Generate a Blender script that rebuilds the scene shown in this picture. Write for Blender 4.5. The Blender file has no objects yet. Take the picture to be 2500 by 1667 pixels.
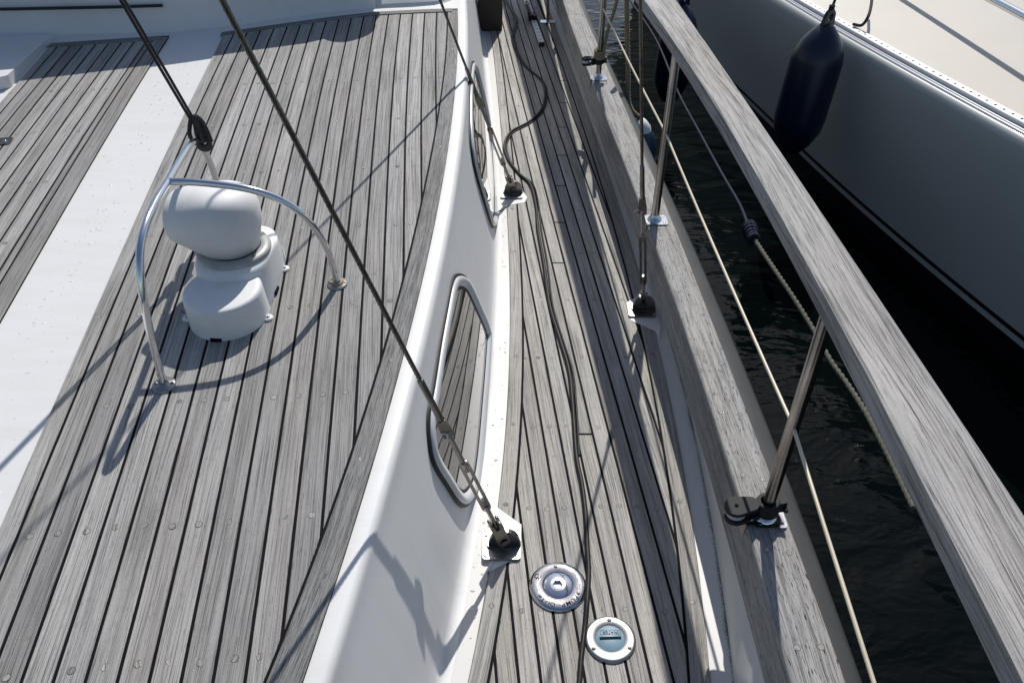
import bpy, math, random
import numpy as np
from mathutils import Vector, Matrix
random.seed(7); rng = np.random.default_rng(7)

# ------------------------------------------------------------------ camera, world, sun, exposure
sc = bpy.context.scene
COL = sc.collection
PITCH = math.radians(38.66); FPX = 1944.0; CX, CY = 1250.0, 833.5; EYE = np.array([0, 0, 1.7])
cam_d = bpy.data.cameras.new("Camera"); cam = bpy.data.objects.new("Camera", cam_d); COL.objects.link(cam)
cam.location = EYE; cam.rotation_euler = (math.pi / 2 - PITCH, 0, 0)
cam_d.sensor_width = 36; cam_d.lens = FPX / 2500 * 36; cam_d.clip_start = 0.02; cam_d.clip_end = 3000
sc.camera = cam
LDIR = Vector((-.17, -.89, -1)).normalized()
world = bpy.data.worlds.new("World"); sc.world = world; world.use_nodes = True
wn = world.node_tree; bg = wn.nodes['Background']
sky = wn.nodes.new('ShaderNodeTexSky'); sky.sky_type = 'NISHITA'; sky.sun_disc = False
sky.sun_elevation = math.asin(-LDIR.z); sky.sun_rotation = math.atan2(-LDIR.x, -LDIR.y)
wn.links.new(sky.outputs[0], bg.inputs[0]); bg.inputs[1].default_value = 0.095
sun_d = bpy.data.lights.new("Sun", 'SUN'); sun = bpy.data.objects.new("Sun", sun_d); COL.objects.link(sun)
sun_d.energy = 4.1; sun_d.angle = math.radians(.53); sun_d.color = (1, .965, .91)
sun.rotation_euler = LDIR.to_track_quat('-Z', 'Y').to_euler(); sun.location = (1, 5, 8)
sc.view_settings.view_transform = 'Standard'; sc.view_settings.look = 'None'
sc.view_settings.exposure = 0; sc.view_settings.gamma = 1; sc.view_settings.use_curve_mapping = False
sc.render.resolution_x = 1024; sc.render.resolution_y = 682
sc.cycles.max_bounces = 8

# ------------------------------------------------------------------ measuring helpers (survey of the place from the photograph)
FWD = np.array([0, math.cos(PITCH), -math.sin(PITCH)]); UPV = np.array([0, math.sin(PITCH), math.cos(PITCH)])
def ray(px, py): return FWD + (px - CX) / FPX * np.array([1, 0, 0]) - (py - CY) / FPX * UPV
def P(px, py, z=0.0): r = ray(px, py); return EYE + r * (z - EYE[2]) / r[2]
RA, RB = .405, .068                                   # coachroof: z = RA + RB*y
def zr(y): return RA + RB * y
def pr(px, py, y): r = ray(px, py); return EYE + r * y / r[1]
def PC(px, py, up=0.0): r = ray(px, py); s = (RA + up - EYE[2]) / (r[2] - RB * r[1]); return EYE + s * r
def on_line(B, w, px, py):
    r = ray(px, py); A = np.stack([r, -np.array(w)], 1)
    s = np.linalg.lstsq(A, np.array(B) - EYE, rcond=None)[0]; return np.array(B) + np.array(w) * s[1]
def curve(pts, deg=None):
    pts = sorted(pts, key=lambda p: p[1]); y = np.array([p[1] for p in pts]); x = np.array([p[0] for p in pts])
    if deg:
        c = np.polyfit(y, x, deg); d = np.polyder(c); lo, hi = y[0], y[-1]
        def f(Y):
            Yc = min(max(Y, lo), hi); return float(np.polyval(c, Yc) + np.polyval(d, Yc) * (Y - Yc))
        return f
    return lambda Y: float(np.interp(Y, y, x))

# ------------------------------------------------------------------ mesh helpers
class MB:
    def __init__(s): s.v = []; s.f = []; s.uv = []; s.m = []; s.sm = []
    def face(s, idx, uv=None, m=0, sm=False): s.f.append(tuple(idx)); s.uv.append(uv); s.m.append(m); s.sm.append(sm)
    def grid(s, rows, uvs=None, m=0, sm=True, closed=False, flip=False):
        b = len(s.v); n = len(rows[0])
        for r in rows:
            for p in r: s.v.append(tuple(map(float, p)))
        for i in range(len(rows) - 1):
            for j in range(n if closed else n - 1):
                j2 = (j + 1) % n
                q = [b + i * n + j, b + i * n + j2, b + (i + 1) * n + j2, b + (i + 1) * n + j]
                if uvs is not None:
                    u = [uvs[i][j], uvs[i][j2] if j2 or not closed else uvs[i][j], uvs[i + 1][j2] if j2 or not closed else uvs[i + 1][j], uvs[i + 1][j]]
                else: u = None
                if flip: q = q[::-1]; u = u[::-1] if u else None
                s.face(q, u, m, sm)
        return b
    def cap(s, pts, m=0, flip=False):
        b = len(s.v); s.v += [tuple(map(float, p)) for p in pts]; q = list(range(b, b + len(pts)))
        s.face(q[::-1] if flip else q, None, m, False)
    def tube(s, path, r, seg=10, m=0, caps=True, lobes=0, pitch=.05, amp=.16, uv=False):
        path = [np.array(p, float) for p in path]; n = len(path)
        rr = r if hasattr(r, '__len__') else [r] * n
        T = [path[min(i + 1, n - 1)] - path[max(i - 1, 0)] for i in range(n)]; T = [t / (np.linalg.norm(t) + 1e-12) for t in T]
        a = np.array([1, 0, 0]) if abs(T[0][0]) < .8 else np.array([0, 1, 0])
        N = np.cross(T[0], a); N /= np.linalg.norm(N); rows = []; dist = 0; uvs = []
        for i in range(n):
            if i: N = N - T[i] * N.dot(T[i]); N /= np.linalg.norm(N); dist += np.linalg.norm(path[i] - path[i - 1])
            B = np.cross(T[i], N); row = []
            for j in range(seg):
                t = 2 * math.pi * j / seg; R = rr[i]
                if lobes: t2 = t + dist / pitch * 2 * math.pi; R *= 1 - amp * (1 - abs(math.cos(lobes * t / 2))); row.append(path[i] + R * (math.cos(t2) * N + math.sin(t2) * B))
                else: row.append(path[i] + R * (math.cos(t) * N + math.sin(t) * B))
            rows.append(row); uvs.append([(j / seg * 2 * math.pi * rr[i], dist) for j in range(seg)])
        s.grid(rows, uvs if uv else None, m=m, sm=True, closed=True)
        if caps: s.cap(rows[0], m, True); s.cap(rows[-1], m)
    def lathe(s, prof, M, seg=32, m=0, a0=0):
        rows = [[np.array(M @ Vector((r * math.cos(2 * math.pi * j / seg + a0), r * math.sin(2 * math.pi * j / seg + a0), z))) for j in range(seg)] for r, z in prof]
        s.grid(rows, m=m, sm=True, closed=True)
    def prism(s, poly, z0, z1, M, m=0, sm=False):
        a = [M @ Vector((x, y, z0)) for x, y in poly]; b = [M @ Vector((x, y, z1)) for x, y in poly]
        s.cap(a, m, True); s.cap(b, m); s.grid([a, b], m=m, sm=sm, closed=True)
    def box(s, M, sx, sy, sz, m=0):
        s.prism([(-sx / 2, -sy / 2), (sx / 2, -sy / 2), (sx / 2, sy / 2), (-sx / 2, sy / 2)], -sz / 2, sz / 2, M, m)
    def build(s, name, mats, parent=None, bevel=0, loc=None, kind=None, label=None, auto=None):
        root = parent
        while root is not None and root.parent is not None: root = root.parent
        o0 = np.array(root.location) if root is not None else (np.array(loc) if loc is not None else np.zeros(3))
        me = bpy.data.meshes.new(name)
        me.from_pydata([tuple(np.array(v) - o0) for v in s.v], [], s.f)
        if any(u is not None for u in s.uv):
            L = me.uv_layers.new(name="UVMap"); k = 0
            for fi, f in enumerate(s.f):
                u = s.uv[fi]
                for j in range(len(f)):
                    L.data[k].uv = u[j] if u is not None else (0, 0); k += 1
        for mm in (mats if isinstance(mats, (list, tuple)) else [mats]): me.materials.append(mm)
        me.polygons.foreach_set('material_index', s.m); me.polygons.foreach_set('use_smooth', s.sm)
        me.update()
        o = bpy.data.objects.new(name, me); COL.objects.link(o)
        if parent is not None: o.parent = parent
        elif loc is not None: o.location = tuple(o0)
        if bevel:
            b = o.modifiers.new('bevel', 'BEVEL'); b.width = bevel; b.segments = 3; b.limit_method = 'ANGLE'; b.angle_limit = math.radians(35); b.harden_normals = False
        if kind: o['kind'] = kind
        if label: o['label'] = label
        return o
def thing(name, label, cat, loc, group=None):
    o = bpy.data.objects.new(name, None); COL.objects.link(o); o.location = tuple(loc); o.empty_display_size = .05
    o['label'] = label; o['category'] = cat
    if group: o['group'] = group
    return o
def tag(o, label, cat, group=None):
    o['label'] = label; o['category'] = cat
    if group: o['group'] = group
    return o
def smooth(pts, n=8):
    pts = [np.array(p, float) for p in pts]; Q = [2 * pts[0] - pts[1]] + pts + [2 * pts[-1] - pts[-2]]; out = []
    for i in range(1, len(Q) - 2):
        for k in range(n):
            t = k / n; a, b, c, d = Q[i - 1:i + 3]
            out.append(.5 * (2 * b + (c - a) * t + (2 * a - 5 * b + 4 * c - d) * t * t + (3 * b - a - 3 * c + d) * t ** 3))
    out.append(pts[-1]); return out
def frame(o, zax, xhint):
    z = Vector(zax).normalized(); x = Vector(xhint); x = (x - z * x.dot(z)).normalized(); y = z.cross(x)
    return Matrix(((x.x, y.x, z.x, o[0]), (x.y, y.y, z.y, o[1]), (x.z, y.z, z.z, o[2]), (0, 0, 0, 1)))
def T(x, y, z): return Matrix.Translation((x, y, z))
def rrect(w, h, r, n=5):
    out = []
    for cx, cy, a in ((w / 2 - r, h / 2 - r, 0), (-w / 2 + r, h / 2 - r, 90), (-w / 2 + r, -h / 2 + r, 180), (w / 2 - r, -h / 2 + r, 270)):
        for k in range(n + 1):
            t = math.radians(a + 90 * k / n); out.append((cx + r * math.cos(t), cy + r * math.sin(t)))
    return out
def circ(r, n=24, cx=0, cy=0): return [(cx + r * math.cos(2 * math.pi * k / n), cy + r * math.sin(2 * math.pi * k / n)) for k in range(n)]

# ------------------------------------------------------------------ materials
class NT:
    def __init__(s, name):
        s.mat = bpy.data.materials.new(name); s.mat.use_nodes = True; s.t = s.mat.node_tree; s.b = s.t.nodes['Principled BSDF']
    def n(s, typ, ins=None, **kw):
        nd = s.t.nodes.new('ShaderNode' + typ)
        for k, v in kw.items(): setattr(nd, k, v)
        for k, v in (ins or {}).items():
            if hasattr(v, 'is_linked') or isinstance(v, bpy.types.NodeSocket): s.t.links.new(v, nd.inputs[k])
            else: nd.inputs[k].default_value = v
        return nd
    def math(s, op, a, b=0.0, c=None):
        i = {0: a, 1: b}
        if c is not None: i[2] = c
        return s.n('Math', i, operation=op).outputs[0]
    def ramp(s, fac, stops):
        r = s.n('ValToRGB', {0: fac}); e = r.color_ramp.elements
        while len(e) < len(stops): e.new(.5)
        for el, (p, c) in zip(e, stops): el.position = p; el.color = (*c, 1) if len(c) == 3 else c
        return r.outputs[0]
    def mix(s, typ, f, a, b):
        m = s.n('Mix', data_type='RGBA', blend_type=typ); 
        for k, v in ((0, f), (6, a), (7, b)):
            if isinstance(v, bpy.types.NodeSocket): s.t.links.new(v, m.inputs[k])
            else: m.inputs[k].default_value = v if k == 0 else ((*v, 1) if len(v) == 3 else v)
        return m.outputs[2]
    def set(s, **kw):
        for k, v in kw.items():
            k = k.replace('_', ' ')
            if isinstance(v, bpy.types.NodeSocket): s.t.links.new(v, s.b.inputs[k])
            else: s.b.inputs[k].default_value = (*v, 1) if isinstance(v, tuple) and len(v) == 3 else v
        return s.mat
    def bump(s, h, dist=.001, strength=1, normal=None):
        i = {'Height': h, 'Distance': dist, 'Strength': strength}
        if normal: i['Normal'] = normal
        s.t.links.new(s.n('Bump', i).outputs[0], s.b.inputs['Normal'])

def teak(name, tone=(.36, .35, .335), cath=.004, var=.28, pores=.35, fine=520, warm=.5, sv=16, pv_=42, rg=.34):
    N = NT(name); uv = N.n('TexCoord').outputs['UV']; rnd = N.n('ObjectInfo').outputs['Random']
    off = N.n('CombineXYZ', {0: N.math('MULTIPLY', rnd, 37.7), 1: N.math('MULTIPLY', rnd, 91.3), 2: N.math('MULTIPLY', rnd, 11.1)}).outputs[0]
    def nz(su, sv, det=2, rough=.6, src=None, dist=0):
        mp = N.n('VectorMath', {0: src or uv, 1: (su, sv, 1)}, operation='MULTIPLY').outputs[0]
        ad = N.n('VectorMath', {0: mp, 1: off}, operation='ADD').outputs[0]
        return N.n('TexNoise', {'Vector': ad, 'Scale': 1.0, 'Detail': det, 'Roughness': rough, 'Distortion': dist}).outputs[0]
    warp = nz(9, 1.1, 1.5)
    wx = N.n('CombineXYZ', {0: N.math('MULTIPLY', N.math('SUBTRACT', warp, .5), cath * 9), 1: 0, 2: 0}).outputs[0]
    wuv = N.n('VectorMath', {0: uv, 1: wx}, operation='ADD').outputs[0]
    g1 = nz(fine * 1.6, sv, 3, .7, wuv); g2 = nz(fine * .32, 2.5, 2, .6, wuv); g3 = nz(45, 1.6, 2, .55, wuv); sp = nz(900, 260, 2, .7); mo = nz(6, 5, 3, .6)
    lines = N.math('SUBTRACT', 1.0, N.math('MULTIPLY', N.n('MapRange', {0: g1, 1: .52, 2: .68, 3: 0.0, 4: 1.0}).outputs[0], .68))
    ring = N.math('SUBTRACT', 1.0, N.math('MULTIPLY', N.n('MapRange', {0: g2, 1: .55, 2: .62, 3: 0.0, 4: 1.0}).outputs[0], rg))
    pore = N.math('SUBTRACT', 1.0, N.math('MULTIPLY', N.n('MapRange', {0: nz(420, pv_, 1, .5), 1: .66, 2: .72, 3: 0.0, 4: 1.0}).outputs[0], pores))
    tone_v = N.math('ADD', .66, N.math('MULTIPLY', g3, .68))
    spv = N.math('ADD', .68, N.math('MULTIPLY', sp, .72))
    pv = N.math('ADD', 1 - var / 2, N.math('MULTIPLY', N.math('FRACT', N.math('MULTIPLY', rnd, 7.31)), var))
    v = N.math('MULTIPLY', N.math('MULTIPLY', N.math('MULTIPLY', lines, ring), N.math('MULTIPLY', pore, tone_v)), N.math('MULTIPLY', spv, pv))
    mott = N.math('ADD', .82, N.math('MULTIPLY', mo, .36)); v = N.math('MULTIPLY', v, mott)
    cold = tuple(c * k for c, k in zip(tone, (.98, 1.0, 1.03))); hot = tuple(c * k for c, k in zip(tone, (1.06, .99, .90)))
    wfac = N.math('MULTIPLY', N.n('MapRange', {0: nz(14, 1.2, 2, .5), 1: .35, 2: .7, 3: 0.0, 4: 1.0}).outputs[0], warm)
    base = N.mix('MIX', wfac, cold, hot)
    col = N.n('VectorMath', {0: base, 1: N.n('CombineXYZ', {0: v, 1: v, 2: v}).outputs[0]}, operation='MULTIPLY').outputs[0]
    h = N.math('ADD', N.math('MULTIPLY', lines, 1.0), N.math('ADD', N.math('MULTIPLY', ring, .9), N.math('MULTIPLY', pore, .8)))
    N.bump(h, .0009, .9)
    return N.set(Base_Color=col, Roughness=.68, Specular_IOR_Level=.3)

M = {}
M['teak'] = teak('weathered_teak', tone=(.33, .317, .30), rg=.28, var=.46, warm=.35, fine=420, sv=3.5)
M['teak_dark'] = teak('weathered_teak_margin', tone=(.225, .22, .21), var=.1, cath=.006)
M['teak_rail'] = teak('weathered_teak_rail', tone=(.345, .33, .313), cath=.010, fine=300, var=.05, warm=.5, pores=.5, sv=5, pv_=14, rg=.36)
M['teak_cap'] = teak('weathered_teak_cap', tone=(.31, .30, .285), cath=.003, pores=.95, fine=420, var=.05, warm=.5, sv=9)
M['teak_side'] = teak('weathered_teak_tan', tone=(.38, .362, .335), rg=.28, var=.42, cath=.005, warm=.45, fine=420, sv=3.5)
M['plug'] = teak('teak_plug', tone=(.34, .325, .305), cath=.0, var=.5)
def simple(name, col, rough=.5, metal=0, bump=0, bscale=300, var=0, coat=0, spec=.5, obj_c=True):
    N = NT(name); tc = N.n('TexCoord').outputs['Object']
    if var:
        nz = N.n('TexNoise', {'Vector': tc, 'Scale': bscale * .1, 'Detail': 4}).outputs[0]
        c = N.ramp(nz, [(.3, tuple(x * (1 - var) for x in col)), (.7, tuple(min(1, x * (1 + var * .5)) for x in col))]); N.set(Base_Color=c)
    else: N.set(Base_Color=col)
    if bump: N.bump(N.n('TexNoise', {'Vector': tc, 'Scale': bscale, 'Detail': 3}).outputs[0], bump)
    N.set(Roughness=rough, Metallic=metal, Coat_Weight=coat, Specular_IOR_Level=spec, Coat_Roughness=.06); return N.mat
M['gel'] = simple('white_gelcoat', (.70, .695, .69), .4, var=.06, bscale=60, bump=.00015, coat=.1)
M['gel_side'] = simple('white_gelcoat_side', (.74, .735, .725), .5, var=.06, bscale=30, bump=.0002, coat=.0, spec=.25)
N = NT('cabin_gelcoat'); tc = N.n('TexCoord').outputs['Object']
a_ = N.n('TexNoise', {'Vector': N.n('VectorMath', {0: tc, 1: (4, 26, 1.2)}, operation='MULTIPLY').outputs[0], 'Scale': 1.0, 'Detail': 4, 'Roughness': .6}).outputs[0]
b_ = N.n('TexNoise', {'Vector': tc, 'Scale': 3.0, 'Detail': 5, 'Roughness': .6}).outputs[0]
sp_ = N.n('TexNoise', {'Vector': tc, 'Scale': 190.0, 'Detail': 1}).outputs[0]
f1 = N.n('MapRange', {0: N.math('ADD', N.math('MULTIPLY', a_, .6), N.math('MULTIPLY', b_, .4)), 1: .46, 2: .68, 3: 0.0, 4: .42}).outputs[0]
f2 = N.n('MapRange', {0: sp_, 1: .80, 2: .84, 3: 0.0, 4: .7}).outputs[0]
M['gel_side'] = N.set(Base_Color=N.mix('MIX', f2, N.mix('MIX', f1, (.71, .705, .70), (.61, .59, .56)), (.12, .1, .08)), Roughness=.46, Specular_IOR_Level=.28)
N.bump(b_, .002, .5)
M['gel_warm'] = simple('cream_gelcoat', (.52, .475, .41), .5, var=.05, bscale=20, bump=.0002)
M['caulk'] = simple('black_caulk', (.010, .0095, .011), .7, var=.3, bscale=400, bump=.0003, spec=.05)
M['steel'] = simple('polished_steel', (.72, .73, .75), .13, metal=1, bump=.00004, bscale=60)
M['steel_satin'] = simple('satin_steel', (.36, .36, .36), .40, metal=1, var=.15, bscale=400)
M['steel_dark'] = simple('tarnished_steel', (.26, .245, .225), .30, metal=1, var=.35, bscale=250, bump=.0002)
M['steel_pole'] = simple('stained_steel', (.42, .39, .36), .22, metal=1, var=.35, bscale=90, bump=.00015)
M['wire'] = simple('wire_rope', (.17, .16, .14), .38, metal=.9, var=.4, bscale=500)
M['black_plastic'] = simple('black_plastic', (.016, .016, .017), .6, bump=.0006, bscale=900, var=.3, spec=.3)
M['rubber'] = simple('black_rubber', (.012, .012, .013), .55)
M['cable'] = simple('cable_rubber', (.012, .012, .013), .5, bump=.0004, bscale=120, spec=.25)
M['pvc'] = simple('cream_pvc', (.60, .53, .40), .35, var=.12, bscale=80)
M['white_plastic'] = simple('white_plastic', (.74, .74, .73), .55, var=.04, bscale=300, bump=.0002)
M['sheave'] = simple('grey_sheave', (.5, .52, .56), .4)
M['frame'] = simple('painted_frame', (.58, .59, .60), .28, var=.05, bscale=60)
M['navy'] = simple('navy_vinyl', (.005, .009, .028), .33, bump=.0003, bscale=60)
M['blue'] = simple('blue_vinyl', (.012, .04, .075), .35)
M['hull_dark'] = simple('hull_strake', (.055, .052, .048), .5, var=.25, bscale=60, bump=.0003)
M['hull_n'] = simple('neighbour_topside', (.60, .61, .56), .36, var=.02, bscale=10, coat=.5)
M['stripe'] = simple('black_stripe', (.006, .006, .01), .3)
M['alu'] = simple('white_aluminium', (.78, .78, .77), .4, var=.05, bscale=80)
M['alu_grey'] = simple('grey_moulding', (.42, .44, .47), .3)
M['hole'] = simple('hole_dark', (.008, .008, .01), .85, spec=.05)
M['rust'] = simple('rust_stain', (.45, .27, .12), .7, var=.3, bscale=300)
M['box_wood'] = simple('dark_varnished_wood', (.035, .025, .018), .4, var=.4, bscale=60)
M['teal_cap'] = simple('teal_plastic', (.15, .26, .33), .45, var=.12, bscale=300)
M['dark_mark'] = simple('engraved_mark', (.02, .02, .024), .8, spec=.05)
M['dark_teal'] = simple('slot_teal', (.006, .022, .032), .8, spec=.05)
def rope_mat(name, a, b, sc_=420):
    N = NT(name); tc = N.n('TexCoord').outputs['Object']; nz = N.n('TexVoronoi', {'Vector': tc, 'Scale': sc_}).outputs['Distance']
    N.bump(nz, .0012); return N.set(Base_Color=N.ramp(nz, [(.2, a), (.8, b)]), Roughness=.85)
M['rope_black'] = rope_mat('black_braid', (.012, .012, .014), (.05, .05, .052))
M['rope_tan'] = rope_mat('tan_rope', (.15, .115, .07), (.34, .28, .18))
M['rope_grey'] = rope_mat('grey_rope', (.05, .05, .04), (.16, .16, .125))
M['rope_blue'] = rope_mat('blue_rope', (.005, .007, .022), (.015, .02, .055))
# glass
N = NT('tinted_pane'); M['glass'] = N.set(Base_Color=(.03, .033, .035), Roughness=.03, Specular_IOR_Level=.9, Coat_Weight=1.0, Coat_IOR=1.6, Coat_Roughness=.02)
# water drops
N = NT('water_drop'); M['drop'] = N.set(Base_Color=(.68, .675, .67), Roughness=.08, Specular_IOR_Level=.4, Coat_Weight=.15)
# harbour water
N = NT('harbour_water'); tc = N.n('TexCoord').outputs['Object']
w1 = N.n('TexNoise', {'Vector': N.n('VectorMath', {0: tc, 1: (1.0, 2.0, 1)}, operation='MULTIPLY').outputs[0], 'Scale': 2.2, 'Detail': 3, 'Distortion': .8}).outputs[0]
w2 = N.n('TexNoise', {'Vector': N.n('VectorMath', {0: tc, 1: (1.0, 2.4, 1)}, operation='MULTIPLY').outputs[0], 'Scale': 11, 'Detail': 2, 'Distortion': .5}).outputs[0]
N.bump(N.math('ADD', N.math('MULTIPLY', w1, .8), N.math('MULTIPLY', w2, .10)), .028)
M['water'] = N.set(Base_Color=(.001, .0024, .0022), Roughness=.02, IOR=1.333, Specular_IOR_Level=.22)
# waterway gelcoat with a grime line along the bulwark corner (uv.x = metres from the corner)
N = NT('waterway_gelcoat'); uv = N.n('TexCoord').outputs['UV']; sx = N.n('SeparateXYZ', {0: uv})
nz = N.n('TexNoise', {'Vector': uv, 'Scale': 260, 'Detail': 4, 'Roughness': .75}).outputs[0]
nzl = N.n('TexNoise', {'Vector': uv, 'Scale': 9, 'Detail': 3}).outputs[0]
near = N.n('MapRange', {0: N.math('ABSOLUTE', sx.outputs[0]), 1: 0.0, 2: .016, 3: .34, 4: 0.0}).outputs[0]
g = N.math('ADD', N.math('ADD', nz, near), N.math('MULTIPLY', N.math('SUBTRACT', nzl, .5), .35))
fac = N.n('MapRange', {0: g, 1: .71, 2: .84, 3: 0.0, 4: .9}).outputs[0]
M['waterway'] = N.set(Base_Color=N.mix('MIX', fac, (.60, .59, .57), (.05, .04, .03)), Roughness=.45)

# ------------------------------------------------------------------ water
mb = MB(); mb.grid([[(-400, y, -.8), (400, y, -.8)] for y in (-300, 700)], sm=False)
o = mb.build('harbour_water', M['water'], kind='structure')

# ------------------------------------------------------------------ plan curves of the boat
E_ = curve([(.260,5.92),(.305,5.37),(.353,4.75),(.390,4.16),(.424,3.72),(.449,3.28),(.460,3.08),(.485,2.61),(.497,2.18),(.494,1.98),(.494,1.85),(.487,1.63),(.485,1.49),(.474,1.32),(.463,1.13),(.453,1.00),(.441,.91)], 4)
S1 = curve([(.095,4.9),(.167,4.05),(.215,3.55),(.250,3.21),(.301,2.61),(.338,2.25),(.357,1.98),(.373,1.83),(.393,1.61),(.411,1.39),(.424,1.30),(.452,1.0),(.457,.91)], 3)
PL = curve([(-.144,5.41),(-.059,3.91),(-.017,2.87),(-.011,1.98),(-.022,1.6),(-.038,1.40),(-.062,1.19),(-.076,1.07),(-.096,.91)], 4)
CK = 1.44 / 1.37; CZ = .26
CAPI = curve([(x * CK, y * CK) for x, y in [(.299,4.96),(.338,4.26),(.371,3.77),(.387,3.42),(.409,3.09),(.424,2.80),(.442,2.65),(.468,2.18),(.469,2.06),(.481,1.89),(.488,1.75),(.492,1.60),(.505,1.43),(.501,1.29),(.506,.87),(.498,.73)]], 3)
CAPO = curve([(x * CK, y * CK) for x, y in [(.394,4.96),(.439,4.24),(.472,3.58),(.500,3.29),(.511,3.05),(.527,2.65),(.539,2.48),(.549,2.31),(.566,2.12),(.560,1.77),(.575,1.53),(.591,1.29),(.605,1.05),(.602,.87),(.593,.73)]], 3)
STR = curve([(x * 1.041, y * 1.041) for x, y in [(.45,5.17),(.53,3.81),(.555,3.44),(.601,2.62),(.622,2.25),(.648,1.91),(.657,1.66),(.664,1.40),(.666,1.2),(.664,.78)]], 3)
XB = curve([(-.179,5.09),(-.139,4.41),(-.069,3.19),(-.064,2.6),(-.060,2.03),(-.082,1.82),(-.087,1.6),(-.108,1.34),(-.126,1.16),(-.157,.91)], 4)
G = curve([(-.945,.668),(-.993,1.145),(-1.035,1.543),(-1.077,1.96),(-1.134,2.63),(-1.172,3.13),(-1.19,3.4),(-1.205,3.7)], 3)
W_ = curve([(-.255,3.9),(-.238,3.65),(-.212,3.012),(-.204,2.563),(-.215,2.189),(-.221,1.96),(-.243,1.603),(-.264,1.384),(-.282,1.145),(-.304,.902),(-.324,.777),(-.348,.668)], 3)
CM = curve([(-.283,3.616),(-.256,2.909),(-.255,2.717),(-.262,2.214),(-.27,1.96),(-.28,1.832),(-.295,1.57),(-.302,1.443),(-.318,1.301),(-.334,1.145),(-.343,1.032),(-.359,.934),(-.393,.731),(-.402,.668)], 4)
CORN = lambda y: E_(y) + .052
YS = list(np.arange(.30, 6.41, .1))
TK = .006                                            # teak stands this proud of the gelcoat

# ------------------------------------------------------------------ side deck (setting)
deck = bpy.data.objects.new('side_deck', None); COL.objects.link(deck); deck['kind'] = 'structure'; deck['label'] = 'narrow teak side deck between cabin side and bulwark'
mb = MB()
rows = []; uvs = []
for y in YS:
    c = CORN(y); xs = [XB(y) - .05, PL(y) - .004, PL(y) + .1, c - .12, E_(y), c - .012, c, c]
    zs = [0, 0, 0, 0, 0, .0005, .004, .004]
    rows.append([(x, y, z) for x, z in zip(xs, zs)]); uvs.append([(x - c, y) for x in xs])
mb.grid(rows, uvs, sm=True)
mb.build('waterway', M['waterway'], deck)
mb = MB(); mb.grid([[(PL(y), y, 0), (PL(y), y, TK - .0012), (E_(y), y, TK - .0012), (E_(y), y, 0)] for y in YS], sm=False)
mb.build('caulking', M['caulk'], deck)

plug_me = None
def plug_mesh():
    m_ = MB(); n = 14; r = .0062
    top = [(r * math.cos(2 * math.pi * k / n), r * math.sin(2 * math.pi * k / n), .00022) for k in range(n)]
    o1 = [(1.03 * r * math.cos(2 * math.pi * k / n), 1.03 * r * math.sin(2 * math.pi * k / n), .0001) for k in range(n)]
    ring = [((r + .0008) * math.cos(2 * math.pi * k / n), (r + .0008) * math.sin(2 * math.pi * k / n), .00012) for k in range(n)]
    b = len(m_.v); m_.v += top; m_.face(range(b, b + n), [(p[0], p[1]) for p in top], 0)
    m_.grid([o1, top], m=1, sm=False, closed=True); m_.grid([ring, o1], m=1, sm=False, closed=True)
    me = m_.build('deck_plug', [M['plug'], M['caulk']]); d = me.data; bpy.data.objects.remove(me); return d
plug_me = plug_mesh()
def add_plug(x, y, z, plank, slope=0.0):
    root = plank
    while root.parent is not None: root = root.parent
    o = bpy.data.objects.new('deck_plug', plug_me); COL.objects.link(o); o.parent = plank
    o.location = (x - root.location[0], y - root.location[1], z - root.location[2]); o.rotation_euler = (math.atan(slope), 0, random.uniform(-.5, .5))

def plank(XL, XR, y0, y1, zf, parent, mat, name='deck_plank', gap=.0035, clipL=None, clipR=None, yend=None, ystart=None):
    """one plank between two seam curves, clipped to the margin seams; zf(y) = height of its bedding"""
    ys = list(np.arange(y0, y1 - .004, .02 if (clipL or clipR) else .05)) + [y1]; st = []; dz = random.uniform(-.0003, .0003)
    for y in ys:
        l = XL(y) + gap; r = XR(y) - gap
        if clipL: l = max(l, clipL(y) + gap)
        if clipR: r = min(r, clipR(y) - gap)
        st.append((y, l, r))
    ok = [s for s in st if s[2] - s[1] > .0006]
    if len(ok) < 2: return None
    i0, i1 = st.index(ok[0]), st.index(ok[-1])
    mb = MB(); rows = []; uvs = []
    def tip(a, b):
        wa, wb = a[2] - a[1], b[2] - b[1]; t = max(0, min(1, (wa - .0004) / (wa - wb + 1e-9)))
        return tuple(p + (q - p) * t for p, q in zip(a, b))
    use = st[i0:i1 + 1]
    if i1 + 1 < len(st): use = use + [tip(st[i1], st[i1 + 1])]
    if i0 > 0: use = [tip(st[i0], st[i0 - 1])] + use
    for (y, l, r) in use:
        yl, yr = y, y
        if yend: yl = min(y, yend(l)); yr = min(y, yend(r))
        z = zf(y) + TK + dz; e = .0006; xc = XL(y)
        rows.append([(l, yl, z - .005), (l, yl, z - e), (l + e, yl, z), (r - e, yr, z), (r, yr, z - e), (r, yr, z - .005)])
        uvs.append([(l - xc, y), (l - xc, y), (l - xc, y), (r - xc, y), (r - xc, y), (r - xc, y)])
    # pointed or square ends
    mb.grid(rows, uvs, sm=False)
    mb.cap(rows[0]); mb.cap(rows[-1], flip=True)
    o = mb.build(name, mat, parent)
    o['_x'] = 0
    return o, (ok[0][0], ok[-1][0])
zero = lambda y: 0.0
IM = lambda y: PL(y) + .045
OM = lambda y: E_(y) - .048
butts = [P(1364,645), P(1426,1063), P(1367,546), P(1371,382), P(1368,456), P(1372,314), P(1375,254), P(1376,200), P(1382,150), P(1222,205)]
ROWS = [.47, .78, 1.09, 1.40, 1.71, 2.03, 2.36, 2.68, 3.02, 3.38, 3.75, 4.15, 4.6, 5.1]
planks = []
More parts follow.
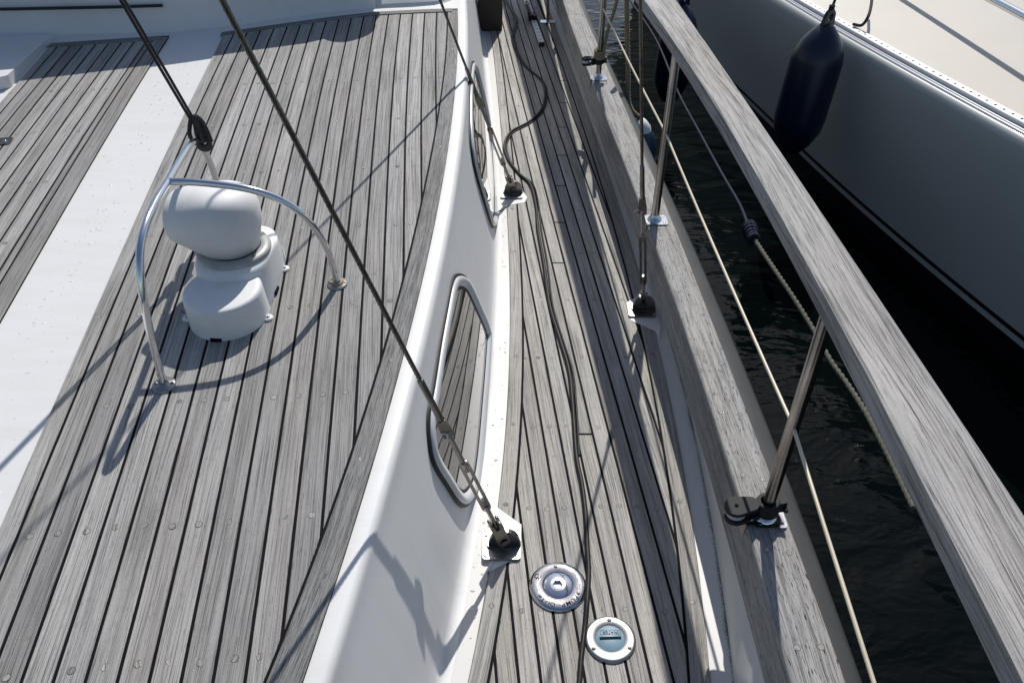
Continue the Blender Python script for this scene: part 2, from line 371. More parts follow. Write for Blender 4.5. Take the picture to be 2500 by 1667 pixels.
for k in range(-14, 4):
    XL = (lambda k: (lambda y: S1(y) + k * .0492))(k); XR = (lambda k: (lambda y: S1(y) + (k + 1) * .0492))(k)
    cuts = sorted([b[1] for b in butts[:9] if XL(b[1]) < b[0] < XR(b[1]) and IM(b[1]) < b[0] < OM(b[1])])
    ed = [.32] + cuts + [6.35]
    for a, b in zip(ed[:-1], ed[1:]):
        r = plank(XL, XR, a + (.004 if a > .4 else 0), b - .004, zero, deck, M['teak_side'], clipL=IM, clipR=OM)
        if r:
            for Y in ROWS:
                l = max(XL(Y), IM(Y)); rr = min(XR(Y), OM(Y))
                if a + .04 < Y < b - .04 and rr - l > .022 and random.random() < .95:
                    add_plug((l + rr) / 2 + random.uniform(-.002, .002), Y + random.uniform(-.006, .006), TK, r[0])
for a, b in ((.32, P(1222,205)[1]), (P(1222,205)[1], 6.35)):
    r = plank(lambda y: PL(y) - .0024, lambda y: IM(y), a, b - .003, zero, deck, M['teak_side'], name='margin_plank')
    for Y in ROWS:
        if a < Y < b and not 1.15 < Y < 1.38: add_plug((PL(Y) + IM(Y)) / 2, Y + .01, TK, r[0])
r = plank(OM, lambda y: E_(y) + .0024, .32, 6.35, zero, deck, M['teak_side'], name='margin_plank')
for Y in ROWS: add_plug(E_(Y) - .024, Y + .02, TK, r[0])
# white flush pads in the planking where the chainplates land
def pad(pts, z=.0069):
    mb = MB(); poly = [tuple(P(x, y, 0)[:2]) for x, y in pts]; mb.prism(poly, 0.0005, z, Matrix.Identity(4)); mb.build('chainplate_pad', M['gel'], deck)
pad([(1190,1402),(1206,1300),(1212,1241),(1273,1284),(1271,1360),(1190,1400)])
pad([(1214,520),(1228,430),(1262,452),(1287,484),(1282,497),(1240,505)])
pad([(1529,742),(1552,730),(1580,690),(1612,800),(1610,830),(1598,811),(1540,785)])

# ------------------------------------------------------------------ bulwark (hull side of our boat above deck)
bul = thing('bulwark', 'low white bulwark with a broad grey teak cap along the side deck', 'bulwark', (CORN(2), 2, 0))
mb = MB(); mb.grid([[(CORN(y) + .004, y, -.01), (CORN(y), y, .004), (CORN(y) - .004, y, .07), (CAPI(y) - .012, y, .142)] for y in YS], [[(0.002, y), (0, y), (.1, y), (.2, y)] for y in YS], sm=True)
mb.build('inner_wall', M['waterway'], bul)
def ysplit(a, b): return [y for y in np.arange(a, b + .001, .1)]
for a, b in ((.3, 4.9), (4.903, 6.4)):
    mb = MB(); rows = []; uvs = []
    for y in list(np.arange(a, b, .1)) + [b]:
        i, o_ = CAPI(y), CAPO(y); r = .005
        prof = [(i - .008, .135), (i - .014, .142), (i - .001, CZ - r), (i + r * .3, CZ - r * .3), (i + r, CZ), (o_ - r, CZ), (o_ - r * .3, CZ - r * .3), (o_, CZ - r), (o_, CZ - .045)]
        rows.append([(x, y, z) for x, z in prof]); uvs.append([((x - i) - (CZ - z), y) for x, z in prof])
    mb.grid(rows, uvs, sm=False); mb.cap(rows[0]); mb.cap(rows[-1], flip=True)
    cp = mb.build('cap_rail', M['teak_cap'], bul)
    Y = a + .12
    while Y < b - .02:
        for t in (.28, .75): add_plug(CAPI(Y) * (1 - t) + CAPO(Y) * t, Y + random.uniform(-.01, .01), CZ, cp)
        Y += .215
mb = MB(); rows = []
for y in YS:
    o_, s_ = CAPO(y), STR(y)
    rows.append([(o_ - .004, y, .222), (o_ + .01, y, .220), (s_ - .012, y, .198), (s_, y, .186), (s_ + .002, y, .15), (s_ - .02, y, .14), (s_ - .02, y, -.1), (s_ - .08, y, -.5), (s_ - .22, y, -1.0)])
mb.grid(rows, sm=True); mb.build('rubbing_strake', M['hull_dark'], bul)

# ------------------------------------------------------------------ cabin
cabin = thing('cabin', 'white coachroof with grey teak planked top and two rounded side windows', 'cabin', (-.6, 2.0, 0))
def cab_section(y):
    z = zr(y); w = W_(y); b = XB(y)
    pts = [(-2.5, -.0), (-2.5, z), (-1.9, z), (-1.3, z), (-.7, z), (w + .004, z), (w + .028, z - .001)]
    # rounding
    x1, z1 = w + .028, z - .001; x2, z2 = w + .044, z - .026
    for t in (.25, .5, .75, 1.0):
        a = t * math.pi / 2; pts.append((x1 + (x2 - x1) * math.sin(a), z1 + (z2 - z1) * (1 - math.cos(a))))
    xe = b - .012
    for t in np.linspace(.1, 1, 10):
        bulge = .004 * math.sin(math.pi * t); pts.append((x2 + (xe - x2) * t + bulge, z2 + (.022 - z2) * t + bulge * .3))
    pts += [(b - .006, .008), (b + .004, .002), (b + .02, .0012)]
    return pts
mb = MB(); mb.grid([[(x, y, z) for x, z in cab_section(y)] for y in YS], sm=True)
mb.build('shell', M['gel_side'], cabin)
def side_hit(px, py, off=0.0):
    """point on the cabin side seen along a sight line"""
    r = ray(px, py); best = None
    for s in np.linspace(.6, 7, 900):
        p = EYE + r * s; y = p[1]
        if y < .3 or y > 6: continue
        w = W_(y) + .044; zt = zr(y) - .026; xe = XB(y) - .012
        if p[2] < -.05: break
        t = (zt - p[2]) / (zt - .022); x = w + (xe - w) * t + .004 * math.sin(math.pi * min(1, max(0, t)))
        if p[0] <= x + off: continue
        best = None
    # crossing search from outside (x greater) to inside
    prev = None
    for s in np.linspace(.6, 7, 6000):
        p = EYE + r * s; y = p[1]; w = W_(y) + .044; zt = zr(y) - .026; xe = XB(y) - .012
        t = (zt - p[2]) / (zt - .022); x = w + (xe - w) * t
        d = p[0] - x - off
        if prev is not None and prev[0] > 0 >= d: return p
        if prev is not None and prev[0] < 0 <= d: return p
        prev = (d, p)
    return None
# roof planking
Yend = lambda x: float(np.interp(x, [-1.9, -1.421, -1.198, -.762, -.586, -.398, -.228], [3.25, 3.335, 3.372, 3.545, 3.60, 3.625, 3.64]))
roofz = lambda y: zr(y)
mb = MB()
def sheet(xs, y_top):
    rows = []
    for y in [y for y in YS if y < y_top] + [y_top]:
        row = []
        for f in xs: x = f(y); yy = min(y, Yend(x)); row.append((x, yy, zr(yy) + TK - .0012))
        rows.append([(row[0][0], row[0][1], zr(row[0][1]))] + row + [(row[-1][0], row[-1][1], zr(row[-1][1]))])
    mb.grid(rows, sm=False)
sheet([lambda y: G(y)] + [(lambda k: (lambda y: G(y) + (W_(y) - G(y)) * k / 8))(k) for k in range(1, 8)] + [W_], 3.66)
GL = lambda y: G(y) - .672; GR = lambda y: G(y) - .222
sheet([GL, lambda y: (GL(y) + GR(y)) / 2, GR], 3.36)
mb.build('caulking', M['caulk'], cabin)
CROWS = [PC(600, y)[1] for y in (202, 302, 421, 566, 760, 985, 1290, 1640)]
def crow(Y, x): return Y + (x + .7) * .085
def rplanks(edges_l, edges_r, XLm, XRm, k0, n, p, mat):
    for k in range(n):
        XL = (lambda k: (lambda y: edges_l(y) + (k0 + k * p if k else 0)))(k)
        XR = (lambda k: (lambda y: edges_l(y) + k0 + (k + 1) * p))(k)
        if k == 0: XL = lambda y: edges_l(y) - .0024
        ye = (lambda x: Yend(x) - .047)
        y1 = ye(XL(3.4)) + .03
        r = plank(XL, XR, .32, y1, roofz, cabin, mat, name='roof_plank', gap=.0031, clipR=XRm, yend=ye)
        if not r: continue
        for Y in CROWS:
            xm = (XL(Y) + min(XR(Y), XRm(Y))) / 2; yy = crow(Y, xm)
            if min(XR(yy), XRm(yy)) - XL(yy) > .024 and r[1][0] + .02 < yy < r[1][1] - .05: add_plug(xm + random.uniform(-.002, .002), yy + random.uniform(-.004, .004), zr(yy) + TK, r[0], RB)
rplanks(G, W_, None, CM, .040 - .0521, 18, .0521, M['teak'])
rplanks(GL, GR, None, lambda y: GR(y) - .055, .032 - .0487, 9, .0487, M['teak'])
r = plank(CM, lambda y: W_(y) + .0024, .32, 3.62, roofz, cabin, M['teak_dark'], name='margin_plank', gap=.0026)
for Y in (.62, .86, 1.13, 1.42, 1.72, 2.05, 2.42, 2.8, 3.2): add_plug((CM(Y) + W_(Y)) / 2, Y, zr(Y) + TK, r[0], RB)
r = plank(lambda y: GR(y) - .055, lambda y: GR(y) + .0024, .32, 3.32, roofz, cabin, M['teak'], name='margin_plank', gap=.0026)
for Y in (1.6, 2.0, 2.42, 2.9): add_plug(GR(Y) - .027, Y, zr(Y) + TK, r[0], RB)
def endplank(xa, xb):
    mb = MB(); n = 14; rows = []; uvs = []
    for i in range(n + 1):
        x = xa + (xb - xa) * i / n; y = Yend(x); z = zr(y) + TK + .0002
        rows.append([(x, y - .042, z - .005), (x, y - .042, z), (x, y, z + .0002), (x, y, z - .006)]); uvs.append([(0, x), (0, x), (.04, x), (.04, x)])
    mb.grid(rows, uvs, sm=False); mb.cap(rows[0]); mb.cap(rows[-1], flip=True); mb.build('end_plank', M['teak_dark'], cabin)
endplank(-1.196, -.262); endplank(-1.858, -1.43)

# side windows
def window(out_px, label):
    pts = [side_hit(*p) for p in out_px]; pts = [p for p in pts if p is not None]
    n = len(pts); dense = []
    for i in range(n):
        a, b, c, d = pts[(i - 1) % n], pts[i], pts[(i + 1) % n], pts[(i + 2) % n]
        for k in range(5):
            t = k / 5; dense.append(.5 * (2 * b + (c - a) * t + (2 * a - 5 * b + 4 * c - d) * t * t + (3 * b - a - 3 * c + d) * t ** 3))
    cen = sum(dense) / len(dense)
    u_, s_, vt = np.linalg.svd(np.array(dense) - cen); nrm = vt[2]; nrm = nrm if nrm[0] > 0 else -nrm
    ax, ay = vt[0], vt[1]
    q = [((p - cen).dot(ax), (p - cen).dot(ay)) for p in dense]
    area = sum(q[i][0] * q[(i + 1) % len(q)][1] - q[(i + 1) % len(q)][0] * q[i][1] for i in range(len(q)))
    if area < 0: q = q[::-1]
    def inset(q, d):
        m_ = len(q); out = []
        for i in range(m_):
            x0, y0 = q[(i - 2) % m_]; x1, y1 = q[(i + 2) % m_]; L = math.hypot(x1 - x0, y1 - y0) + 1e-9
            out.append((q[i][0] - (y1 - y0) / L * d, q[i][1] + (x1 - x0) / L * d))
        return out
    def onside(p):
        y = p[1]; w = W_(y) + .044; zt = zr(y) - .026; xe = XB(y) - .012; t = (zt - p[2]) / (zt - .022)
        return np.array((w + (xe - w) * t + .004 * math.sin(math.pi * min(1, max(0, t))), y, p[2]))
    def loop(q, h): return [onside(cen + ax * x + ay * y) + nrm * h for x, y in q]
    def ringmesh(levels, name, mat, parent):
        mb = MB(); mb.grid([loop(inset(q, d), h) for d, h in levels], closed=True, sm=True); return mb.build(name, mat, parent)
    w = ringmesh([(.006, -.004), (.006, .011), (.009, .015), (.018, .016), (.029, .013), (.034, .006), (.036, .003)], 'window', M['frame'], cabin)
    if label: w['label'] = label
    ringmesh([(-.003, -.006), (-.002, .007), (.001, .008), (.006, .008)], 'outer_seal', M['rubber'], w)
    ringmesh([(.0355, .0045), (.038, .0052), (.045, .0036), (.046, .0)], 'inner_seal', M['rubber'], w)
    qi = inset(q, .042); c2_ = (sum(a for a, b in qi) / len(qi), sum(b for a, b in qi) / len(qi))
    mb = MB(); mb.grid([loop([(c2_[0] + (a - c2_[0]) * k, c2_[1] + (b - c2_[1]) * k) for a, b in qi], .0035) for k in (1, .85, .7, .5, .3, .1, .001)], closed=True, sm=True); mb.build('pane', M['glass'], w)
window([(1110,670),(1128,675),(1142,697),(1160,737),(1181,782),(1192,822),(1190,880),(1181,1000),(1172,1110),(1163,1180),(1150,1215),(1132,1236),(1112,1228),(1085,1190),(1052,1135),(1040,1075),(1040,1010),(1052,940),(1070,830),(1087,740),(1098,688)], 'larger side window in the foreground behind the turnbuckle')
window([(1149,152),(1157,160),(1168,205),(1184,270),(1199,350),(1206,430),(1209,500),(1209,540),(1203,556),(1194,545),(1176,492),(1158,430),(1148,380),(1143,325),(1142,250),(1144,190)], 'narrow far side window with a polished lower edge')

# raised end of the coachroof, and its fittings
step = thing('coachroof_step', 'white raised step across the far end of the planked roof', 'cabin step', (-1.0, 3.6, zr(3.6)))
base = [(-2.6, 3.33), (-1.421, 3.392), (-1.198, 3.452), (-.98, 3.545), (-.762, 3.628), (-.60, 3.668)]
mb = MB(); rows = []
for (x, y) in base:
    z = zr(y); h = float(np.interp(x, [-2.6, -1.9, -1.65, -1.42, -1.2, -.76, -.6], [.78, .74, .56, .44, .42, .43, .36]))
    rows.append([(x, y - .012, z), (x, y, z + .010), (x, y + .008, z + .09), (x, y + .010, z + h - .02), (x + .0, y + .03, z + h), (x, y + .6, z + h + .03), (x, 6.4, z + h + .1)])
mb.grid(rows, sm=True)
for (x, y) in ((-.585, 3.672), (-.50, 3.68)): pass
mb.build('riser', M['gel_side'], step)
mb = MB(); rows = []
for (x, y) in [(-.60, 3.668), (-.5, 3.685), (-.398, 3.697), (-.30, 3.72), (-.268, 3.76)]:
    z = zr(y); rows.append([(x, y - .004, z + .0), (x, y + .012, z + .008), (x, y + .2, z + .255), (x, y + .26, z + .29), (x, 6.4, z + .40)])
mb.grid(rows, sm=True); e = rows[-1]; f = rows[0]
mb.cap([e[0], e[1], e[2], e[3], e[4], (e[4][0], 6.4, zr(6.4)), ], flip=True)
mb.cap([f[1], f[2], f[3], (f[3][0], 4.3, f[3][2] + .03), (f[0][0], f[0][1] + .04, f[0][2] + .3)], flip=False)
mb.build('sloping_shoulder', M['gel_side'], step)
mb = MB(); a_ = [np.array((x, y - .012, zr(y) + .100)) for x, y in ((-2.6, 3.335), (-2.0, 3.362), (-1.6, 3.384), (-1.421, 3.40))]
mb.grid([[p, p + np.array((0, -.006, 0)), p + np.array((0, -.006, .011)), p + np.array((0, .0, .011))] for p in a_], sm=False)
mb.build('rubber_strip', M['rubber'], step)
vb = thing('mushroom_ventilator', 'white round ventilator on top of the raised step at the frame edge', 'ventilator', (-.60, 3.86, .98))
mb = MB(); mb.lathe([(.09, 0), (.09, .12), (.11, .13), (.112, .16), (.09, .2), (.04, .215), (0.001, .217)], T(-.60, 3.86, 1.0)); mb.build('dome', M['white_plastic'], vb)
mb = MB(); mb.tube(smooth([(-.97, 3.75, .93), (-.97, 3.75, 1.03), (-.94, 3.75, 1.06), (-.87, 3.75, 1.055), (-.84, 3.75, 1.075)], 5), .011); mb.tube([(-.97, 3.75, 1.03), (-.975, 3.75, 1.09)], .009)
tag(mb.build('cleat', M['steel'], loc=(-.97, 3.75, .93)), 'small bent steel cleat on the raised step beside the ventilator', 'cleat')
# raised moulding at the far left and small steel fitting
mb = MB(); q = [PC(-60, 240), PC(33 - 4, 214), PC(118, 108), PC(134, 92), PC(60, 96), PC(-400, 110), PC(-500, 240)]
mb.prism([(p[0], p[1]) for p in q], .60, .645, Matrix.Identity(4))
mb.build('corner_moulding', M['gel'], cabin, bevel=.01)
c0 = PC(-8, 352); mb = MB(); mb.prism(rrect(.10, .05, .012), zr(c0[1]) + TK, zr(c0[1]) + TK + .004, T(c0[0], c0[1], 0) @ Matrix.Rotation(math.radians(12), 4, 'Z'))
fit = thing('eye_plate', 'small flat steel deck plate at the left edge of the far planking', 'deck plate', (c0[0], c0[1], zr(c0[1])))
mb.build('plate', M['steel_dark'], fit, bevel=.001)
mb = MB(); mb.lathe([(.006, 0), (.006, .002), (.003, .003), (0.0005, .003)], T(c0[0] + .03, c0[1] + .002, zr(c0[1]) + TK + .004), 12); mb.build('screw', M['steel'], fit)

# water droplets
def droplets(name, place, n, rmin, rmax, parent, slope):
    mb = MB()
    for i in range(n):
        x, y, z = place(); r = rmin + (rmax - rmin) * random.random() ** 3; h = r * random.uniform(.05, .10); el = random.uniform(.6, 1.3); ph = random.uniform(0, 6.28); sg = 9
        wob = [1 + .28 * math.sin(2 * math.pi * k / sg * 2 + ph) + random.uniform(-.1, .1) for k in range(sg)]
        rows = []
        for f_, hh in ((1, -.0002), (.93, h * .45), (.6, h * .92), (.2, h)):
            rows.append([(x + r * f_ * wob[k] * math.cos(2 * math.pi * k / sg), y + r * el * f_ * wob[k] * math.sin(2 * math.pi * k / sg), z + hh + slope * r * el * f_ * math.sin(2 * math.pi * k / sg)) for k in range(sg)])
        mb.grid(rows, closed=True, sm=True); mb.cap(rows[-1])
    return mb.build(name, M['drop'], parent, kind='stuff')
def pl1():
    y = random.uniform(.9, 3.15); t = min(1, max(0, random.gauss(.5, .24))); return (GR(y) + .01 + (.222 - .02) * t, y, zr(y))
def pl2():
    y = random.uniform(1.0, 3.2); return (XB(y) + .022 + random.random() * (PL(y) - XB(y) - .03), y, .0012)
droplets('water_droplets', pl1, 420, .001, .0062, cabin, RB)
droplets('water_droplets', pl2, 90, .001, .0048, deck, 0)

# ------------------------------------------------------------------ handrail with stanchions and lifeline
RZ = .94
RL = curve([(x * (EYE[2] - RZ) / (1.7 - .78), y * (EYE[2] - RZ) / (1.7 - .78)) for x, y in ((.522,3.328),(.573,2.829),(.591,2.286),(.607,1.902),(.618,1.57),(.620,1.225),(.625,1.029),(.623,.868),(.618,.723),(.618,.603),(.615,.492))], 2)
RR = curve([(x * (EYE[2] - RZ) / (1.7 - .78), y * (EYE[2] - RZ) / (1.7 - .78)) for x, y in ((.664,3.328),(.672,2.86),(.685,2.568),(.697,2.252),(.716,1.902),(.729,1.552),(.740,1.225),(.744,1.029),(.742,.868),(.744,.752))], 2)
rail = thing('guard_rail', 'grey teak handrail on steel stanchions running the length of the bulwark', 'railing', (.55, 2, .33))
mb = MB(); rows = []; uvs = []
for y in np.arange(.22, 8.2, .07):
    l, r_ = RL(y), RR(y); w = .006; zt = RZ; zb = RZ - .042
    prof = [(l + .004, zb), (l, zb + w), (l + .001, zt - w * 1.6), (l + w * .4, zt - w * .4), (l + w * 1.4, zt), (r_ - w * 1.4, zt), (r_ - w * .4, zt - w * .4), (r_, zt - w * 1.4), (r_, zb + w), (r_ - .004, zb)]
    rows.append([(x, y, z) for x, z in prof]); d = [0]
    for a, b in zip(prof[:-1], prof[1:]): d.append(d[-1] + math.hypot(b[0] - a[0], b[1] - a[1]))
    uvs.append([(t, y) for t in d] )
mb.grid([r + [r[0]] for r in rows], [u + [(u[-1][0] + .08, u[0][1])] for u in uvs], sm=False); mb.cap(rows[0]); mb.cap(rows[-1], flip=True)
mb.build('handrail', M['teak_rail'], rail)
stz = RZ - .041
st_pos = []
for (bx, by) in ((1867, 1258), (1598, 536), (1460, 190), (1382, -30)):
    p = P(bx, by, CZ + .005); st_pos.append(p)
holes = [(1933, 1037), (1617, 325), (1474, 20), (1392, -150)]
hz = []
for p, hp in zip(st_pos, holes):
    r = ray(*hp); t = p[1] / r[1]; hz.append((EYE + r * t)[2])
for i, p in enumerate(st_pos):
    tx = .5 * (RL(p[1]) + RR(p[1]))
    top = np.array((p[0] + .004, p[1], stz))
    mb = MB(); mb.tube([p, p + (top - p) * .5, top], .0142, 20); s_ = mb.build('stanchion', M['steel_pole'], rail)
    mb = MB(); Mx = T(p[0] + .006, p[1] - .002, 0)
    mb.prism(rrect(.076, .066, .01), CZ + .0005, CZ + .0055, Mx)
    pl = mb.build('base_plate', M['steel'], s_, bevel=.0015)
    mb = MB(); mb.lathe([(.0260, CZ + .0055), (.0235, CZ + .011), (.0165, CZ + .014), (.0160, CZ + .026), (.0144, CZ + .028)], T(p[0], p[1], 0), 28); mb.build('collar', M['steel'], s_)
    mb = MB(); xi = CAPI(p[1]) - .0015
    tongue = [(-.026, 0), (.026, 0), (.024, -.045), (.010, -.074), (0, -.080), (-.010, -.074), (-.024, -.045)]
    Mt = Matrix(((0, 0, 1, xi), (1, 0, 0, p[1] - .002), (0, 1, 0, CZ + .004), (0, 0, 0, 1)))
    mb.prism([(a, b) for a, b in tongue][::-1], -.0035, .0, Mt); mb.prism([(-.026, 0), (.026, 0), (.026, -.003), (-.026, -.003)][::-1], -.003, p[0] - .03 - xi, Mt @ T(0, 0.003, 0))
    mb.build('side_tongue', M['steel_pole'], s_)
    for dx, dy in ((.034, -.022), (.034, .02), (-.022, -.022)):
        mb = MB(); mb.lathe([(.0048, 0), (.0048, .0008), (.003, .0016), (.0005, .0016)], T(p[0] + .004 + dx * .85, p[1] + dy, CZ + .0055), 12); mb.build('screw', M['steel_dark'], s_)
    mb = MB(); mb.lathe([(.0147, -.006), (.0160, -.004), (.0160, .004), (.0147, .006)], frame((p[0], p[1], hz[i]), (0, 1, .0), (1, 0, 0)) @ Matrix.Scale(.5, 4), 14)
# lifeline
pts = []
for i in range(len(st_pos) - 1):
    a = np.array((*st_pos[i][:2], hz[i])); b = np.array((*st_pos[i + 1][:2], hz[i + 1]))
    for k in range(8):
        t = k / 8; q = a + (b - a) * t; q[2] -= .006 * 4 * t * (1 - t); pts.append(q)
pts.append(np.array((*st_pos[-1][:2], hz[-1])))
ext = [P(2138, 1680, hz[0] - .02), P(2011, 1280, hz[0] - .006)]
pts = [np.array(ext[0]) + (ext[0] - ext[1]) * 1.0] + ext + pts
mb = MB(); mb.tube(pts, .0038, 10); mb.build('lifeline', M['pvc'], rail)

def clamp_block(p, ang, dz, label, sc_=1.0):
    t = thing('clamp_block', label, 'pulley block', (p[0], p[1], CZ), 'black plastic blocks clamped on the stanchions')
    z0 = CZ + .005 + dz; R = T(p[0], p[1], z0) @ Matrix.Rotation(ang, 4, 'Z') @ Matrix.Rotation(math.radians(-6), 4, 'Y') @ Matrix.Scale(sc_, 4)
    mb = MB(); mb.lathe([(.0143, -.017), (.021, -.017), (.0225, -.013), (.0225, .013), (.021, .017), (.0143, .017)], R, 24)
    mb.box(R @ T(-.028, 0.0, 0), .022, .014, .03); mb.build('clamp_collar', M['black_plastic'], t, bevel=.0015)
    mb = MB(); mb.prism(rrect(.022, .026, .006), -.013, .013, R @ T(.026, .004, 0)); mb.lathe([(.0, .007), (.0055, .007), (.0055, -.007), (0, -.007)], frame(R @ Vector((.03, -.014, 0)), (0, 1, 0), (1, 0, 0)), 8); mb.build('clamp_bolt', M['black_plastic'], t, bevel=.002)
    for zc in (.0125, -.0125):
        mb = MB(); cap_ = []
        for k in range(13): a = math.pi / 2 + math.pi * k / 12; cap_.append((-.062 + .0225 * math.cos(a), .0225 * math.sin(a)))
        for k in range(7): a = -math.pi / 2 + math.pi * k / 6; cap_.append((-.034 + .016 * math.cos(a), .017 * math.sin(a)))
        mb.prism(cap_, zc - .0045, zc + .0045, R); mb.build('cheek', M['black_plastic'], t, bevel=.003)
    mb = MB(); mb.lathe([(.004, .0075), (.0165, .0075), (.0185, .006), (.0145, 0), (.0185, -.006), (.0165, -.0075), (.004, -.0075)], R @ T(-.062, 0, 0), 28); mb.build('sheave', M['sheave'], t)
    mb = MB(); mb.lathe([(.0038, 0), (.0038, .0008), (.0005, .0008)], R @ T(-.062, 0, .0171), 14); mb.build('axle_hole', M['hole'], t)
    for (dx, dy) in ((-.036, -.014),): 
        mb = MB(); mb.lathe([(.003, -.003), (.003, .0), (.0005, .001)], frame(R @ Vector((dx, -.0175, -.012)), (0, -1, .3), (1, 0, 0)), 10); mb.build('rivet', M['steel'], t)
clamp_block(st_pos[0], math.radians(6), .032, 'black pulley block clamped low on the nearest stanchion', 1.16)
clamp_block(st_pos[2], math.radians(-6), .085, 'black pulley block clamped on the far stanchion tied with the tan rope', 1.0)

# ------------------------------------------------------------------ shrouds
def shroud(B, w, px, label, plate_ang, top_z, plate_dark=False):
    B = np.array(B); w = np.array(w, float); u = w / np.linalg.norm(w)
    t = thing('shroud', label, 'shroud', (B[0], B[1], 0), 'wire shrouds with turnbuckles')
    nrm = EYE - B; nrm = nrm - u * nrm.dot(u); nrm /= np.linalg.norm(nrm); s_ = np.cross(nrm, u)
    d = {k: float((on_line(B, w, *v) - B).dot(u)) for k, v in px.items()}
    at = lambda q: B + u * q
    Mf = lambda q: frame(at(q), u, s_)                 # local x = side, y = facing, z = along the wire
    top = (top_z - B[2]) / u[2]
    L = top - d['swt']; mb = MB(); n = int(L / .0045); mb.tube([at(d['swt'] - .004 + (L + .004) * i / n) for i in range(n + 1)], .0050, 21, lobes=7, pitch=.075, amp=.26); mb.build('wire', M['wire'], t)
    q0, q1 = d['swb'], d['swt']
    mb = MB(); mb.lathe([(0.0045, q1 - q0), (.0066, q1 - q0 - .001), (.0072, q1 - q0 - .004), (.0078, 0), (.0085, -.006)], Mf(q0)); mb.build('swage', M['steel_dark'], t)
    # swage eye/fork spreading to the toggle pin
    tp = d['pin']; mb = MB(); h = q0 - tp
    for sgn in (-1, 1):
        mb.prism([(-.0125, -.011), (.0125, -.011), (.0135, .004), (.0085, h + .004), (-.0085, h + .004), (-.0135, .004)], .0052, .0092, Mf(tp) @ Matrix(((1, 0, 0, 0), (0, 0, sgn, 0), (0, 1, 0, 0), (0, 0, 0, 1))))
    mb.build('fork', M['steel_dark'], t, bevel=.0015)
    mb = MB(); Mp = Mf(tp) @ Matrix.Rotation(math.pi / 2, 4, 'X')
    mb.lathe([(0, .0142), (.0078, .0142), (.0086, .013), (.0086, .0105), (.006, .0102), (.006, -.0125), (0, -.0125)], Mp, 20); mb.build('clevis_pin', M['steel_satin'], t)
    mb = MB(); mb.prism(circ(.0118, 18, 0, 0), -.0045, .0045, Mp); mb.build('toggle_eye', M['steel_dark'], t, bevel=.001)
    # split ring
    mb = MB(); c_ = Mf(tp); mb.tube([c_ @ Vector((.014 + .011 * math.cos(a), .012, .002 + .011 * math.sin(a))) for a in np.linspace(0, 2 * math.pi, 19)], .0009, 6, caps=False); mb.build('split_ring', M['steel'], t)
    bt, bb, ft = d['bt'], d['bb'], d['ft']
    mb = MB(); mb.tube([at(bt - .035), at(tp - .006)], .0062, 14); mb.build('upper_stud', M['steel_satin'], t)
    mb = MB(); mb.tube([at(ft - .012), at(bb + .04)], .0058, 14); mb.build('lower_stud', M['steel_satin'], t)
    # open turnbuckle body
    Lb = bt - bb; mb = MB(); m0 = Mf(bb)
    for sgn in (-1, 1):
        prof = [(.0036, .012), (.0095, .004), (.0118, .014), (.0118, Lb - .014), (.0095, Lb - .004), (.0036, Lb - .012)]
        mb.prism([(sgn * x, z) for x, z in (prof if sgn > 0 else prof[::-1])], -.0058, .0058, m0 @ Matrix(((1, 0, 0, 0), (0, 0, -1, 0), (0, 1, 0, 0), (0, 0, 0, 1))))
    for a, b in ((0, .016), (Lb - .016, Lb)):
        mb.lathe([(.0055, a), (.0095, a), (.0102, a + .004), (.0102, b - .004), (.0095, b), (.0055, b)], m0, 18)
    mb.build('turnbuckle_body', M['steel_pole'] if not plate_dark else M['steel_dark'], t, bevel=.0016)
    # lower fork and chainplate
    mb = MB(); H = ft + .008
    My = Mf(0) @ Matrix(((1, 0, 0, 0), (0, 0, 1, 0), (0, 1, 0, 0), (0, 0, 0, 1)))
    fk = [(-.0165, -.004), (-.010, -.016), (.010, -.016), (.0165, -.004), (.0150, H - .004), (.0125, H), (.0085, H), (.0065, H - .004), (.0060, H - .020), (.003, H - .024), (-.003, H - .024), (-.0060, H - .020), (-.0065, H - .004), (-.0085, H), (-.0125, H), (-.0150, H - .004)]
    for ya, yb in ((.0065, .0135), (-.0135, -.0065)): mb.prism(fk, ya, yb, My)
    for sg in (-1, 1): mb.box(Mf(0) @ T(sg * .0105, 0, H - .012), .0075, .020, .020)
    mb.lathe([(.0075, ft - .014), (.0078, ft - .006), (.0065, ft + .002)], Mf(0), 16)
    mb.build('lower_fork', M['steel_dark'], t, bevel=.002)
    mb = MB(); Mq = Mf(0) @ Matrix.Rotation(math.radians(90), 4, 'Y'); mb.tube([Mf(0) @ Vector((0, -.018, 0)), Mf(0) @ Vector((0, .016, 0))], .0058, 16)
    mb.tube([Mf(0) @ Vector((-.0, .016, 0)), Mf(0) @ Vector((0, .0185, 0))], .0095, 18); mb.build('lower_pin', M['steel_dark'], t)
    Rz = Matrix.Rotation(plate_ang, 4, 'Z'); base = T(B[0] - .003, B[1] + .002, 0) @ Rz
    mb = MB(); mb.prism(rrect(.098, .084, .010), .0090, .0135, base); pm = mb.build('chainplate', M['steel_dark'] if plate_dark else M['steel_satin'], t, bevel=.0015)
    # lug: rounded web standing on the plate
    mb = MB(); web = [(-.038, .0135)] + [(.040 * math.cos(a) * 1.0 + .004, .014 + .056 * math.sin(a) ** .8) for a in np.linspace(math.pi, 0, 15)][1:-1] + [(.046, .0135)]
    lean = Matrix.Rotation(math.radians(-8), 4, 'X')
    mb.prism([(x, z) for x, z in web][::-1], -.006, .006, base @ T(.004, .004, 0) @ Matrix(((1, 0, 0, 0), (0, 0, -1, 0), (0, 1, 0, 0), (0, 0, 0, 1))))
    mb.prism(rrect(.082, .030, .012), .0135, .019, base @ T(.004, .004, 0))
    mb.build('lug', M['steel_dark'], pm, bevel=.002)
